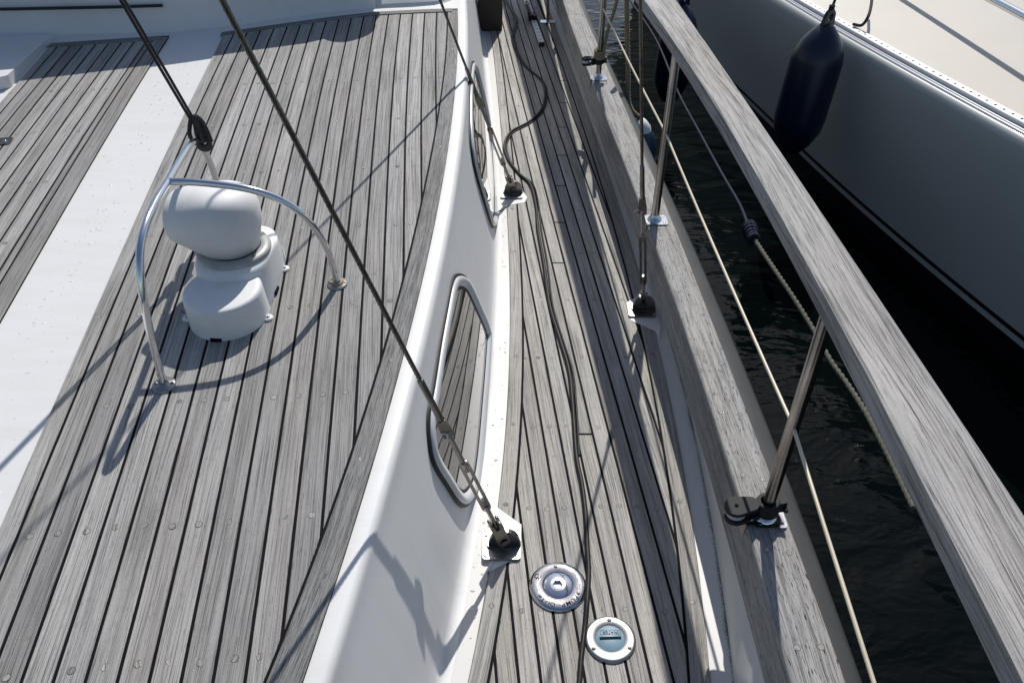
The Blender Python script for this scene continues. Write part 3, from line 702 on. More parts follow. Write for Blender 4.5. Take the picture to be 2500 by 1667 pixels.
    for dx, dy in ((-.040, -.032), (.040, -.032), (.040, .032), (-.040, .032)):
        mb = MB(); mb.lathe([(.0045, 0), (.0045, .0006), (.0025, .0014), (.0004, .0012)], base @ T(dx, dy, .0135), 12); mb.build('screw', M['steel_pole'], pm)
    return t
shroud((-.024, 1.268, .045), (-.2765, -.098, 1), dict(ft=(1208,1277), bb=(1187,1243), bt=(1128,1128), pin=(1082,1058), swb=(1070,1030), swt=(1028,925)), 'nearest wire shroud crossing in front of the larger cabin window', math.radians(0), 3.4)
shroud((.466, 2.290, .045), (-.135, -.19, 1), dict(ft=(1563,724), bb=(1563,693), bt=(1563,570), pin=(1562,514), swb=(1563,487), swt=(1563,405)), 'outboard wire shroud landing beside the bulwark with dark chainplate', math.radians(-2), 3.4, True)
shroud((0.001, 3.155, .045), (-.292, -.315, 1), dict(ft=(1241,437), bb=(1226,405), bt=(1197,311), pin=(1174,257), swb=(1166,235), swt=(1139,166)), 'farthest wire shroud beside the narrow far window', math.radians(0), 3.4)

# ------------------------------------------------------------------ vent guard
def onroof(x, y): return np.array((x, y, zr(y) + TK))
F_ = PC(401, 941, TK); R_ = PC(824, 694, TK); B_ = PC(548, 512, TK)
guard = thing('vent_guard', 'bent stainless tube guard standing around the white cowl ventilator', 'tube guard', F_)
hoop = smooth([F_ + (0, 0, .004), (F_[0] + .005, F_[1] + .006, .62), (F_[0] + .015, F_[1] + .014, .735), (-.766, 1.388, .812), (-.768, 1.45, .846), (-.773, 1.54, .857), (-.778, 1.633, .857), (-.79, 1.75, .853), (-.806, 1.87, .838), (-.82, 1.95, .808), (-.829, 2.0, .755), (B_[0] + .002, B_[1] - .01, .66), B_ + (0, 0, .004)], 8)
mb = MB(); mb.tube(hoop, .0085, 18); mb.build('hoop', M['steel'], guard)
br = smooth([(-.778, 1.633, .857), (-.70, 1.637, .851), (-.60, 1.642, .832), (-.53, 1.65, .795), (-.485, 1.665, .735), (R_[0] - .008, R_[1] - .012, .64), R_ + (0, 0, .004)], 8)
mb = MB(); mb.tube(br, .0085, 18); mb.build('side_branch', M['steel'], guard)
for q in (F_, R_, B_):
    Mq = frame(q - (0, 0, .0005), (0, -RB, 1), (1, 0, 0)); mb = MB(); mb.lathe([(.026, 0), (.0265, .003), (.024, .0055), (.013, .0075), (.0095, .011), (.0085, .012)], Mq, 30)
    fl = mb.build('foot_flange', M['steel_satin'], guard)
    for dx in (-.018, .018):
        mb = MB(); mb.lathe([(.0048, .0055), (.0048, .0068), (.002, .0082), (.0003, .0075)], Mq @ T(dx, .002, 0), 12); mb.build('screw', M['steel_dark'], fl)
mb = MB(); mb.lathe([(.010, .0078), (.017, .0072), (.0105, .0094)], frame(R_ - (0, 0, .0002), (0, -RB, 1), (1, 0, 0)), 20); mb.build('rust_ring', M['rust'], guard)

# ------------------------------------------------------------------ cowl ventilator on its dorade box
cow = thing('cowl_ventilator', 'white cowl ventilator on a moulded box beside the tube guard', 'ventilator', (-.69, 1.66, zr(1.66)))
cxr, cyr = -.696, 1.702; ztop = .632
mb = MB()
def stad(cx, cy, hx, y0, y1, n=40, pw=2.6):
    out = []; my = (y0 + y1) / 2; hy = (y1 - y0) / 2
    for k in range(n):
        a = 2 * math.pi * k / n; c, s = math.cos(a), math.sin(a)
        out.append((cx + hx * abs(c) ** (2 / pw) * (1 if c > 0 else -1), my + hy * abs(s) ** (2 / pw) * (1 if s > 0 else -1)))
    return out
bot = stad(-.698, 0, .0955, 1.56, 1.875, n=56, pw=3.2); mid = stad(-.6965, 0, .0925, 1.598, 1.835, n=56, pw=2.9); topc = stad(cxr, 0, .0905, cyr - .092, cyr + .094, n=56, pw=2.1)
rows = []
for b in ((0, 0), (0, .004), (.06, .008), (.3, .03), (.65, .058), (.92, .080), (.97, .086)): rows.append([(p[0] * (1 - b[0]) + q[0] * b[0], p[1] * (1 - b[0]) + q[1] * b[0], zr(p[1]) + TK + b[1]) for p, q in zip(bot, mid)])
for t, k, zz in ((.1, 1.0, .0915), (.35, 1.0, .0965), (.7, .992, .1000), (1, .975, .1025), (1, .94, .1038), (1, .85, .104), (1, .5, .104)):
    rows.append([(cxr + ((p[0] * (1 - t) + q[0] * t) - cxr) * k, cyr + ((p[1] * (1 - t) + q[1] * t) - cyr) * k, .5275 + zz) for p, q in zip(mid, topc)])
mb.grid(rows, closed=True, sm=True)
z0 = zr(1.582) + TK
prof = [(.0965, .0), (.0955, .02), (.0945, .045), (.0935, .073), (.0928, .077), (.0912, .0808), (.0885, .0835), (.085, .0848), (.078, .0855), (.001, .0862)]
mb.lathe(prof, frame((-.699, 1.582, z0), (0, -.068, 1), (1, 0, 0)), 48)
body = mb.build('dorade_box', M['white_plastic'], cow)
for (ex, ey) in ((-.601, 1.568), (-.798, 1.566), (-.602, 1.766), (-.795, 1.78)):
    mb = MB(); q = onroof(ex, ey); mb.lathe([(.013, 0), (.013, .004), (.011, .006), (.001, .0065)], T(*q), 18)
    inx = .02 if ex < -.7 else -.02; mb.tube([q + (inx * .35, 0, .003), q + (inx, 0, .026)], [.009, .005], 12)
    lg = mb.build('fixing_lug', M['white_plastic'], body)
    mb = MB(); mb.lathe([(.0052, .006), (.0048, .0085), (.002, .0098), (.0003, .009)], T(*q), 12); mb.build('screw', M['steel_dark'], lg)
for (mx, my, sx_, sy_) in ((-.706, 1.487, .026, .008), (-.603, 1.672, .008, .03)):
    mb = MB(); q = onroof(mx, my); mb.box(T(q[0], q[1], q[2] + .004), sx_, sy_, .009); mb.build('drain_slot', M['hole'], body)
Mr = frame((cxr, cyr, ztop), (0, -.02, 1), (1, 0, 0))
mb = MB(); mb.lathe([(.090, -.002), (.0915, .006), (.089, .011), (.068, .0125), (.062, .010)], Mr, 48); ring = mb.build('ring_flange', simple('grey_ring', (.36, .36, .35), .4, var=.15, bscale=300), cow)
for a in (205, 325, 85):
    mb = MB(); mb.lathe([(.005, .0115), (.005, .013), (.002, .0142), (.0003, .0138)], Mr @ T(.0765 * math.cos(math.radians(a)), .0765 * math.sin(math.radians(a)), 0), 12); mb.build('screw', M['steel_dark'], ring)
# cowl: elbow swept from the ring up and over to port
Dl = Vector((-.985, .17, 0)).normalized(); Up = Vector((0, 0, 1)); Sd = Dl.cross(Up)
c0 = Vector((cxr, cyr, ztop + .012)); rc = .083; piv = c0 + Dl * rc
def cring(cen, nrm_, r, sq=1.0):
    a1 = Sd; a2 = nrm_.cross(a1).normalized()
    return [np.array(cen + a1 * (r * math.cos(t)) + a2 * (r * sq * math.sin(t))) for t in np.linspace(0, 2 * math.pi, 41)[:-1]]
import bmesh
bm = bmesh.new(); cen = c0 + Up * .082 + Dl * .008 + Vector((0, .014, 0))
P_ = [q for z, r in ((-.010, .063), (0, .0635)) for q in cring(c0 + Up * z, Up, r)]
for i in range(0, 21):
    th_ = math.pi * i / 20; rh = max(0, math.sin(th_)) ** .74; zz_ = abs(math.cos(th_)) ** .74 * (1 if math.cos(th_) > 0 else -1)
    P_ += [np.array(cen + Vector((rh * math.cos(t) * .085, rh * math.sin(t) * .098, zz_ * .074 + (.010 * math.sin(t) * rh * -1 if zz_ > 0 else 0)))) for t in np.linspace(0, 2 * math.pi, 41)[:-1]]
snd = (Dl - Up * .10).normalized(); oc = c0 + Dl * .116 + Up * .074
for d_, r in ((-.065, .0845), (-.03, .0765), (-.012, .0735), (.0, .0715), (.006, .069), (.010, .063)): P_ += cring(oc + snd * d_, snd, r * 1.08, .86)
for p in P_: bm.verts.new(tuple(p))
bmesh.ops.convex_hull(bm, input=bm.verts[:]); bmesh.ops.delete(bm, geom=[v for v in bm.verts if not v.link_faces], context='VERTS')
mb = MB(); mb.v = [tuple(v.co) for v in bm.verts]; bm.verts.index_update()
for f in bm.faces: mb.face([v.index for v in f.verts], None, 0, True)
bm.free(); mb.cap(cring(oc + snd * .0105, snd, .062, .86), 1)
cl = mb.build('cowl', [M['white_plastic'], M['hole']], cow)
mb = MB(); mb.lathe([(.068, 0), (.068, .0125), (.063, .0135)], Mr @ T(0, 0, .001), 40); mb.build('cowl_seat', M['rubber'], cow)

# ------------------------------------------------------------------ halyard tied to the guard
hal = thing('halyard', 'black braided halyard knotted round the top of the tube guard', 'rope', (-.82, 1.95, .8))
K = np.array((-.823, 1.962, .806)); hw = np.array((-.175, -.24, 1.0)); hu = hw / np.linalg.norm(hw)
hs = np.cross(hu, [0, 1, 0]); hs /= np.linalg.norm(hs)
for sg_ in (-1, 1):
    mb = MB(); pts_ = [K + np.array((-.004, .0, .062)) + hu * t + hs * sg_ * (.0042 + .0005 * math.sin(t * 9)) for t in np.arange(0, 2.4, .02)]; mb.tube(pts_, .0038, 10); mb.build('standing_part', M['rope_black'], hal)
hdir = np.array((-.25, .75, -.6)); hdir /= np.linalg.norm(hdir)
for j, (dxx, rr) in enumerate(((-.012, .0145), (-.002, .0155), (.008, .0158), (.018, .0155), (.027, .014))):
    c_ = K + np.array((.004, .018, -.014)) + hdir * dxx; Mk = frame(c_, hdir + np.array((.3, 0, .1)) * (.6 if j % 2 else .3), (1, 0, 0))
    mb = MB(); mb.tube([Mk @ Vector(((rr) * math.cos(a), (rr) * math.sin(a), .004 * math.sin(2 * a))) for a in np.linspace(0, 2 * math.pi, 25)], .0055, 9, caps=False); mb.build('turn', M['rope_black'], hal)
for o1, o2 in ((-.013, -.004), (.006, .010), (.014, .020)):
    mb = MB(); mb.tube(smooth([K + (o1, -.004, -.004), K + (o1 - .002, -.01, .02), K + (o1 * .7, -.006, .046), K + (o2 * .4, .0, .066), K + (o2 * .9, .008, .05), K + (o2 + .004, .012, .02), K + (o2 + .006, .016, -.01)], 5), .0056, 9); mb.build('turn', M['rope_black'], hal)

# ------------------------------------------------------------------ deck fillers
def txt_mesh(s, size, depth):
    c = bpy.data.curves.new('t', 'FONT'); c.body = s; c.size = size; c.extrude = depth; c.align_x = 'CENTER'; c.align_y = 'CENTER'; c.resolution_u = 2; c.offset = .004 * size
    o = bpy.data.objects.new('t', c); COL.objects.link(o); dg = bpy.context.evaluated_depsgraph_get(); dg.update()
    me = bpy.data.meshes.new_from_object(o.evaluated_get(dg)); bpy.data.objects.remove(o); bpy.data.curves.remove(c); return me
def add_text(mb, s, size, depth, Mx, m=0):
    me = txt_mesh(s, size, depth); b = len(mb.v)
    mb.v += [tuple(Mx @ v.co) for v in me.vertices]
    for p in me.polygons: mb.face([b + i for i in p.vertices], None, m, False)
    bpy.data.meshes.remove(me)
def screwhead(Mx, parent, r=.0045):
    mb = MB(); mb.lathe([(r, 0), (r, .0006), (r * .75, .0018), (r * .3, .0022), (.0002, .0022)], Mx, 16)
    s_ = mb.build('screw', M['steel_satin'], parent)
    mb = MB(); a = random.uniform(0, 1.5)
    for k in (0, math.pi / 2): mb.box(Mx @ Matrix.Rotation(a + k, 4, 'Z') @ T(0, 0, .0021), r * 1.1, r * .22, .0006)
    return s_, mb
pc_ = P(1362, 1430, .010)
pump = thing('pump_out_filler', 'polished round deck filler marked PUMP OUT partly under the black cable', 'deck filler', (pc_[0], pc_[1], TK))
Mp = T(pc_[0], pc_[1], TK)
N = NT('spotted_steel'); tcx = N.n('TexCoord').outputs['Object']; v1 = N.n('TexVoronoi', {'Vector': tcx, 'Scale': 420}).outputs['Distance']; nz_ = N.n('TexNoise', {'Vector': tcx, 'Scale': 38, 'Detail': 3}).outputs[0]
sf = N.n('MapRange', {0: N.math('SUBTRACT', v1, N.math('MULTIPLY', N.math('SUBTRACT', nz_, .5), .9)), 1: .15, 2: .28, 3: .22, 4: 0.0}).outputs[0]
M['steel_spot'] = N.set(Base_Color=(.62, .62, .63), Metallic=N.math('SUBTRACT', 1.0, N.math('MULTIPLY', sf, .8)), Roughness=N.math('ADD', .05, N.math('MULTIPLY', sf, .5)))
mb = MB(); mb.lathe([(.0695, 0), (.0705, .003), (.0690, .0062), (.060, .0078), (.039, .0080), (.0375, .0074)], Mp, 64); fl = mb.build('flange', M['steel_spot'], pump)
mb = MB(); mb.lathe([(.0375, .0074), (.0372, .0040), (.0362, .0040)], Mp, 48); mb.build('joint', M['hole'], pump)
hexr = .0125; mb = MB()
prof = [(.0366, .0050), (.0364, .0076), (.0355, .0081), (.031, .0094), (.025, .0110), (.0185, .0122)]
mb.lathe(prof, Mp, 48)
rim = [Mp @ Vector((.0185 * math.cos(2 * math.pi * k / 48), .0185 * math.sin(2 * math.pi * k / 48), .0122)) for k in range(48)]
def hexpt(a, R=hexr):
    a6 = (a % (math.pi / 3)) - math.pi / 6; return R * math.cos(math.pi / 6) / math.cos(a6)
h1 = [Mp @ Vector((hexpt(a) * math.cos(a), hexpt(a) * math.sin(a), .0127)) for a in [2 * math.pi * k / 48 for k in range(48)]]
h2 = [Mp @ Vector((.93 * hexpt(a) * math.cos(a), .93 * hexpt(a) * math.sin(a), .0040)) for a in [2 * math.pi * k / 48 for k in range(48)]]
mb.grid([rim, h1], closed=True, sm=True); mb.grid([h1, h2], closed=True, sm=False); mb.cap(h2)
mb.build('domed_plug', M['steel'], pump)
mb = MB()
for i, ch in enumerate('PUMP OUT'):
    a = math.radians(-38 - i * 13.6); Mx = Mp @ T(.0545 * math.cos(a), .0545 * math.sin(a), .0079) @ Matrix.Rotation(a - math.pi / 2, 4, 'Z')
    if ch != ' ': add_text(mb, ch, .0165, .0004, Mx)
mb.build('lettering', M['dark_mark'], fl)
mb = MB(); Ms = Mp @ T(-.049, .024, .0079) @ Matrix.Rotation(math.radians(150), 4, 'Z')
for pts_ in ([(-.007, -.006), (-.006, 0), (0, .001), (0, -.006), (.004, -.007), (.007, -.004), (.007, .003)], [(-.007, .004), (.007, .0045)], [(0, .001), (0, .009)]):
    mb.tube([Ms @ Vector((x, y, 0)) for x, y in pts_], .0010, 5)
mb.build('emblem', M['dark_mark'], fl)
for a in (94, 214, -25): screwhead(Mp @ T(.0535 * math.cos(math.radians(a)), .0535 * math.sin(math.radians(a)), .0078), fl)[1].build('cross_slot', M['hole'], fl)
wc_ = P(1490, 1559, .010)
wat = thing('water_filler', 'matt round deck filler with blue centre cap marked WATER', 'deck filler', (wc_[0], wc_[1], TK))
Mw = T(wc_[0], wc_[1], TK)
mb = MB(); mb.lathe([(.0585, 0), (.0595, .003), (.058, .0056), (.052, .0066), (.0345, .0068), (.0335, .0058)], Mw, 64); fl = mb.build('flange', M['steel_satin'], wat)
mb = MB(); mb.lathe([(.0337, .0058), (.0330, .0062), (.001, .0064)], Mw, 48); cp = mb.build('cap', M['teal_cap'], wat)
mb = MB(); mb.box(Mw @ Matrix.Rotation(math.radians(2), 4, 'Z') @ T(0, .0010, .0066), .050, .0072, .0006); mb.build('slot', M['dark_teal'], cp)
mb = MB(); add_text(mb, 'WATER', .0108, .0003, Mw @ T(0.002, .0155, .0066) @ Matrix.Rotation(math.pi, 4, 'Z'))
rr_ = rrect(.047, .012, .004); mb.tube([Mw @ T(.001, .0155, .0066) @ Vector((x, y, 0)) for x, y in rr_ + rr_[:1]], .0003, 4, caps=False); mb.build('lettering', M['dark_teal'], cp)
for a in (88, 212, -30): screwhead(Mw @ T(.0475 * math.cos(math.radians(a)), .0475 * math.sin(math.radians(a)), .0066), fl, .005)[1].build('cross_slot', M['hole'], fl)

# ------------------------------------------------------------------ power cable on the side deck
cab_px = [(1205,-60),(1233,0),(1259,47),(1251,98),(1277,155),(1320,195),(1331,231),(1320,271),(1288,300),(1248,322),(1232,354),(1241,390),(1266,423),(1295,452),(1309,506),(1313,560),(1327,640),(1342,745),(1367,828),(1389,904),(1398,984),(1407,1110),(1420,1179),(1429,1250),(1434,1340),(1437,1396),(1433,1470),(1428,1530),(1420,1595),(1414,1667),(1400,1760)]
def cz(p):
    z = TK + .0066
    if np.hypot(p[0] - pc_[0], p[1] - pc_[1]) < .083: z += .0075
    return z
c1 = []
for q in cab_px: p = P(*q, .012); p[2] = cz(p); c1.append(p)
mb = MB(); mb.tube(smooth(c1, 7), .0066, 14)
tag(mb.build('power_cable', M['cable'], loc=(c1[14][0], c1[14][1], 0)), 'thick black power cable snaking along the side deck over a filler', 'cable')
c2 = []
for i, q in enumerate(cab_px):
    dx = 8 + 1.0 * math.sin(i * 1.7); dx = -dx if 24 > i >= 22 else dx
    p = P(q[0] + (dx if i > 12 else 5), q[1] + (0 if i > 12 else 2), .010); p[2] = TK + (.0032 if np.hypot(p[0] - pc_[0], p[1] - pc_[1]) > .083 else .0135); c2.append(p)
mb = MB(); mb.tube(smooth(c2[:22], 7), .0034, 9)
tag(mb.build('thin_cable', M['cable'], loc=(c2[14][0], c2[14][1], 0)), 'thin black cable lying against the right side of the thick one', 'cable')

# ------------------------------------------------------------------ far end of the side deck
b0 = P(1168, 78); b1 = P(1226, 73)
bx = thing('dark_locker', 'dark brown wooden box standing on the far side deck by the cabin', 'box', ((b0[0] + b1[0]) / 2, b0[1], 0))
mb = MB(); mb.box(T((b0[0] + b1[0]) / 2, b0[1] + .22, .27), b1[0] - b0[0], .44, .53); mb.build('carcass', M['box_wood'], bx, bevel=.006)
mb = MB(); mb.box(T((b0[0] + b1[0]) / 2, b0[1] + .22, .547), b1[0] - b0[0] + .02, .46, .02); mb.build('lid', M['box_wood'], bx, bevel=.004)
ta = P(1278, -20, .02); tb = P(1322, 106, .02); ta = P(1262, -60, .02)
tr = thing('genoa_track', 'silver slotted track with sliding car on the far side deck', 'sheet track', tuple(tb * (1, 1, 0)))
d_ = tb - ta; Lt = np.linalg.norm(d_); Mt = frame((ta + tb) / 2, (0, 0, 1), tuple(-d_))
mb = MB(); mb.box(Mt, Lt, .034, .016); mb.build('track', M['alu'], tr, bevel=.003)
mb = MB(); mb.box(Mt @ T(-Lt / 2 - .012, 0, -.002), .026, .034, .018); mb.build('end_stop', M['black_plastic'], tr, bevel=.003)
mb = MB()
for k in range(14): mb.lathe([(.0055, .0083), (.0005, .0084)], Mt @ T(-Lt / 2 + .05 + k * .07, 0, 0), 10)
mb.build('track_hole', M['hole'], tr, kind='stuff')
cq = P(1300, 40, .04); mb = MB(); Mc = frame(cq, (0, 0, 1), tuple(-d_)); mb.prism(rrect(.10, .055, .012), -.018, .014, Mc); mb.build('slider', M['black_plastic'], tr, bevel=.004)
mb = MB(); mb.lathe([(.028, -.012), (.032, -.006), (.022, 0), (.032, .006), (.028, .012)], frame(P(1290, 18, .08), (1, .2, .3), (0, 1, 0)), 24); mb.tube([P(1300, 40, .05), P(1286, 5, .11)], .012, 12); mb.build('lead_block', M['steel_satin'], tr)
q = P(1337, 57, .0); pole = thing('thin_steel_post', 'thin dark post on a bright square foot at the far deck edge', 'post', tuple(q))
mb = MB(); mb.prism(rrect(.10, .06, .01), TK, TK + .006, T(*q)); mb.build('foot', M['steel'], pole, bevel=.001)
mb = MB(); mb.tube([q + (0, .0, TK), q + (-.012, .02, .8)], .009, 12); mb.build('stem', M['steel_dark'], pole)

# ------------------------------------------------------------------ ropes by the far stanchion, small fender outside our hull
def rope(name, pts, r, mat, label, cat, lob=3, seg=15, loc=None, pitch=.05, parent=None):
    sm = smooth(pts, 12); 
    # resample
    d = [0]; 
    for a, b in zip(sm[:-1], sm[1:]): d.append(d[-1] + np.linalg.norm(b - a))
    n = max(8, int(d[-1] / (pitch / 10))); tt = np.linspace(0, d[-1], n); A = np.array(sm); res = [np.array([np.interp(t, d, A[:, k]) for k in range(3)]) for t in tt]
    mb = MB(); mb.tube(res, r, seg, lobes=lob, pitch=pitch, amp=.35 if lob == 3 else .2)
    if parent is not None: return mb.build(name, mat, parent)
    return tag(mb.build(name, mat, loc=tuple(pts[0])), label, cat)
yS = st_pos[2][1]
t1 = thing('tan_rope', 'tan rope tied round the foot of the far stanchion above the block', 'rope', tuple(st_pos[2]))
rope('rope_strand', [pr(1516, -40, yS - .1), pr(1500, 25, yS - .03), pr(1485, 72, yS), pr(1477, 110, yS - .01), pr(1474, 128, yS - .02)], .009, M['rope_tan'], '', '', parent=t1)
for k in range(3):
    z = st_pos[2][2] + .105 + k * .013; mb = MB(); mb.tube([(st_pos[2][0] + .021 * math.cos(a), st_pos[2][1] + .021 * math.sin(a), z + .006 * math.sin(a)) for a in np.linspace(0, 2 * math.pi, 19)], .007, 8, caps=False); mb.build('turn', M['rope_tan'], t1)
yR = min(np.arange(2.0, 4.5, .01), key=lambda y: abs(pr(1564, 300, y)[0] - STR(y) - .10)); yR = float(yR)
ftop = pr(1564, 292, yR)
fend = thing('small_fender', 'small blue fender with white cap hanging outside our bulwark', 'fender', tuple(ftop), None)
Mfn = frame(ftop - (0, 0, .62), (.0, .0, 1), (1, 0, 0))
mb = MB(); mb.lathe([(0.001, 0), (.04, .01), (.08, .05), (.095, .1), (.095, .47), (.078, .54), (.06, .565)], Mfn, 30); mb.build('body', M['blue'], fend)
mb = MB(); mb.lathe([(.0605, .562), (.055, .585), (.040, .605), (.026, .62), (.001, .625)], Mfn, 30); mb.build('white_cap', M['white_plastic'], fend)
rope('fender_lanyard', [pr(1530, -60, yR + .2), pr(1531, 60, yR + .12), pr(1533, 160, yR + .06), pr(1536, 255, yR + .02), ftop + (0, 0, .0)], .014, M['rope_tan'], 'tan twisted rope hanging down to the small blue fender', 'rope')

# ------------------------------------------------------------------ neighbouring boat
GZ, WZ = .25, -.8
nb = thing('neighbouring_boat', 'grey hulled sailing boat moored alongside with a cream deck', 'boat', (2.1, 3.6, WZ))
gun = sorted([tuple(P(x, y, GZ)[:2]) for x, y in ((1903,0),(2000,53),(2084,101),(2180,160),(2264,213),(2380,273),(2500,332))], key=lambda p: p[1])
gx = curve(gun, 2); wl = curve([tuple(P(x, y, WZ)[:2]) for x, y in ((1932,387),(2109,560),(2300,733),(2500,904))], 2)
NY = list(np.arange(1.2, 9.01, .2))
def nsec(y):
    g = gx(y); b = wl(y); pts = []
    # hull side from water to gunwale, then rounding, moulding, toe rail
    for t in np.linspace(0, 1, 14):
        pts.append((b + (g - .0 - b) * t ** 1.15 - .02 * math.sin(math.pi * t), WZ - .3 * (1 - t) ** 6 + (GZ - .05 - WZ) * t))
    for a in np.linspace(0, 90, 6)[1:]:
        a = math.radians(a); pts.append((g + .026 * (1 - math.cos(a)), GZ - .05 + .045 * math.sin(a)))
    return pts
mb = MB(); mb.grid([[(x, y, z) for x, z in nsec(y)] for y in NY], sm=True, flip=True); mb.build('hull', M['hull_n'], nb)
def strip(name, prof, mat, sm=True):
    mb = MB(); mb.grid([[(gx(y) + dx, y, GZ + dz) for dx, dz in prof] for y in NY], sm=sm, flip=True); return mb.build(name, mat, nb)
strip('moulding', [(.024, -.007), (.028, .002), (.034, .006), (.039, .003), (.042, -.002), (.045, -.003), (.049, .004), (.054, .007), (.058, .004)], M['alu_grey'])
strip('shadow_gap', [(.058, .006), (.060, .001), (.070, .001)], M['rubber'])
strip('toe_rail', [(.066, .001), (.065, .020), (.068, .024), (.104, .031), (.108, .028), (.108, .008)], M['alu'], False)
mb = MB()
for y in np.arange(2.2, 6.6, .052):
    p = (gx(y) + .086, y, GZ + .0277); mb.lathe([(.0062, .0003), (.0003, .0004)], frame(p, (-.2, 0, 1), (0, 1, 0)), 10)
mb.build('drain_hole', M['hole'], nb, kind='stuff')
mb = MB(); mb.grid([[(gx(y) + .107, y, GZ + .012), (gx(y) + .6, y, GZ + .035), (gx(y) + 1.3, y, GZ + .06), (gx(y) + 2.6, y, GZ + .06), (gx(y) + 3.0, y, -.3)] for y in NY], sm=True, flip=True); mb.build('deck', M['gel_warm'], nb)
for k, (za, zb) in enumerate(((-.05, .125), (.16, .185))):
    mb = MB(); rows = []
    for y in NY:
        s_ = nsec(y); zs = np.array([p[1] for p in s_[:14]]); xs = np.array([p[0] for p in s_[:14]])
        rows.append([(float(np.interp(WZ + q, zs, xs)) - .003, y, WZ + q) for q in np.linspace(za, zb, 4)])
    mb.grid(rows, sm=True, flip=True); mb.build('boot_stripe', M['stripe'], nb)
# grab rail of the neighbour
g0, g1 = P(2370, -28, .50), P(2560, 72, .50); mb = MB(); dd = g1 - g0; mb.tube([g0 - dd * 1.6, g0, g1, g1 + dd * 2], .022, 16); gr = mb.build('grab_rail', M['steel'], nb)
for t in (-1.55, 1.6):
    q = g0 + dd * t; mb = MB(); mb.tube([q, (q[0], q[1], GZ + .03)], .012, 12); mb.build('rail_post', M['steel'], gr)
# big fenders against the neighbour
def big_fender(top, bot, r, label, lan):
    f = thing('navy_fender', label, 'fender', tuple(top), 'navy fenders hung on the neighbouring boat')
    ax = top - bot; L = np.linalg.norm(ax); Mx = frame(bot, tuple(ax), (0, 1, 0)); k = r
    mb = MB(); mb.lathe([(.001, 0), (.018, .002), (.30 * k + .01, .012), (.70 * k, .07), (.95 * k, .15), (k, .22), (k, L - .27), (.93 * k, L - .22), (.76 * k, L - .165), (.52 * k, L - .12), (.30 * k, L - .085), (.05 * k, L - .07)], Mx, 44); mb.build('body', M['navy'], f)
    # flat eye at the top
    mb = MB(); hole = []; outl = []; n = 28
    for j in range(n):
        a = 2 * math.pi * j / n; hole.append((.013 * math.cos(a), L - .040 + .018 * math.sin(a)))
        yy = .046 * math.sin(a); ww = .038 if yy > 0 else .038 + .045 * (-yy / .046) ** 1.5; outl.append((ww * math.cos(a), L - .046 + yy * (1 if yy > 0 else 2.0)))
    Me = Mx @ Matrix(((1, 0, 0, 0), (0, 0, -1, 0), (0, 1, 0, 0), (0, 0, 0, 1)))
    Me = Mx @ Matrix.Rotation(math.radians(-60), 4, 'Z') @ Matrix(((1, 0, 0, 0), (0, 0, -1, 0), (0, 1, 0, 0), (0, 0, 0, 1)))
    def lv(pl, z): return [Me @ Vector((x, y, z)) for x, y in pl]
    mb.grid([lv(hole, -.011), lv(outl, -.011), lv(outl, .011), lv(hole, .011), lv(hole, -.011)], closed=True, sm=False); mb.build('eye', M['navy'], f, bevel=.004)
    e_ = np.array(Me @ Vector((0, L - .03, 0)))
    if lan is not None:
        mb = MB(); mb.tube(smooth([e_ + (0, 0, -.004), e_ + (.0, 0, .03)] + lan, 6), .0075, 10)
        for s2 in (0, .012): mb.tube([(e_[0] + .011 * math.cos(a), e_[1] + .011 * math.sin(a), e_[2] + .032 + s2) for a in np.linspace(0, 2 * math.pi, 13)], .006, 8, caps=False)
        mb.build('lanyard', M['rope_black'], f)
    return f
yF = 4.38
def zat(px, py, y): r = ray(px, py); return (EYE + r * y / r[1])[2]
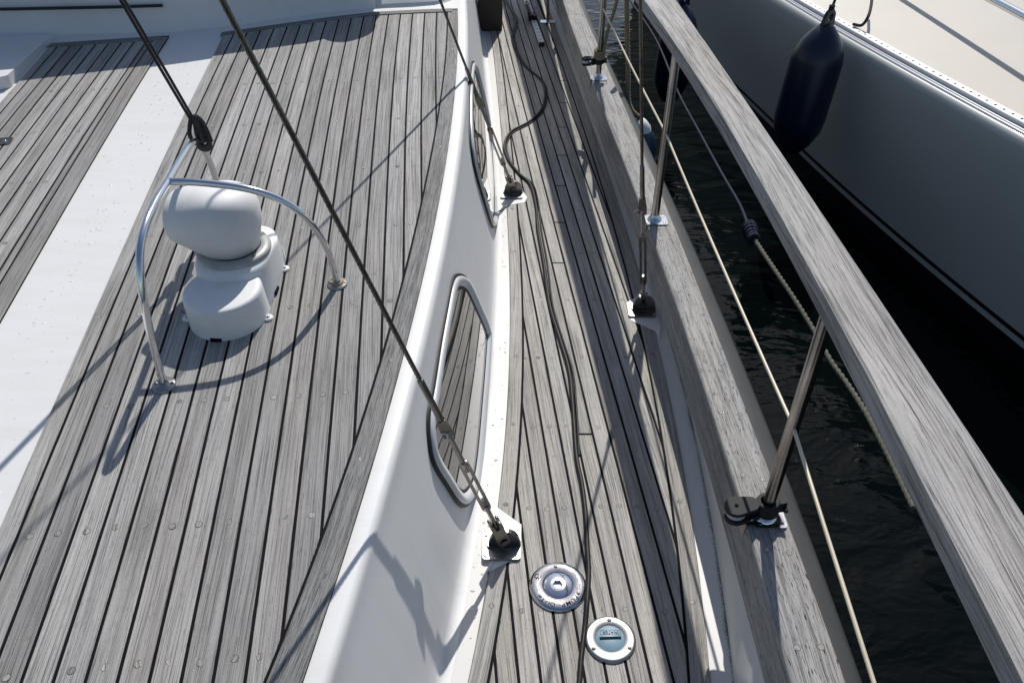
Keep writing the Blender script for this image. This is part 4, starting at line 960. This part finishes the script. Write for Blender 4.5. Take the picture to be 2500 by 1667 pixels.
big_fender(pr(2031, 22, yF + .03), pr(1927, 372, yF), .141, 'big navy fender hanging on the neighbouring hull right of the handrail', [pr(2040, -5, yF + .06), pr(2050, -60, yF + .12)])
y2 = yF + 1.15; zt2 = .22; zb2 = zat(1640, 250, y2)
x2 = (EYE + ray(1640, 110) * y2 / ray(1640, 110)[1])[0]
big_fender(np.array((x2 + .05, y2, zt2)), np.array((x2 + .02, y2, zb2)), .125, 'second navy fender farther along, mostly hidden behind the handrail', [np.array((x2 + .12, y2, zt2 + .2))])
# black line looped on the neighbour's deck edge
l0 = P(2083, 60, GZ + .04)
rope('deck_line', [l0 + (-.0, 0, 0), P(2104, 62, GZ + .05), P(2120, 40, GZ + .10), P(2128, 5, GZ + .14), P(2131, -50, GZ + .2)], .0085, M['rope_black'], 'short black line rising in a curve from the white toe rail', 'rope', lob=0, seg=12)

# mooring line between the boats
ml = thing('mooring_line', 'blue line knotted into a grey twisted rope above the dark water', 'mooring rope', tuple(P(1835, 580, -.05)))
zz = -.05
rope('blue_line', [P(1530, -10, zz), P(1600, 95, zz - .01), P(1655, 225, zz - .02), P(1700, 310, zz - .02), P(1760, 420, zz - .01), P(1806, 500, zz), P(1828, 556, zz)], .0065, M['rope_blue'], '', '', lob=0, seg=10, parent=ml)
kd = P(1845, 600, zz) - P(1828, 550, zz); kd /= np.linalg.norm(kd)
for j in range(6):
    cq = P(1828, 553, zz) + kd * .021 * j; Mk = frame(cq, tuple(kd + np.array((.15, 0, .1))), (0, 0, 1)); rr = .022 + .003 * math.sin(j * 1.2)
    mb = MB(); mb.tube([Mk @ Vector((rr * math.cos(a), rr * math.sin(a), .003 * math.sin(a))) for a in np.linspace(0, 2 * math.pi, 21)], .0095, 9, caps=False); mb.build('hitch_turn', M['rope_blue'], ml)
rope('grey_rope', [P(1842, 585, zz), P(1868, 625, zz), P(1905, 680, zz), P(1945, 740, zz - .01), P(1985, 805, zz - .02), P(2027, 880, zz - .03), P(2070, 940, zz - .03), P(2115, 1010, zz - .02), P(2165, 1105, zz - .01), P(2230, 1240, zz)], .0108, M['rope_grey'], '', '', parent=ml, pitch=.075, seg=18)
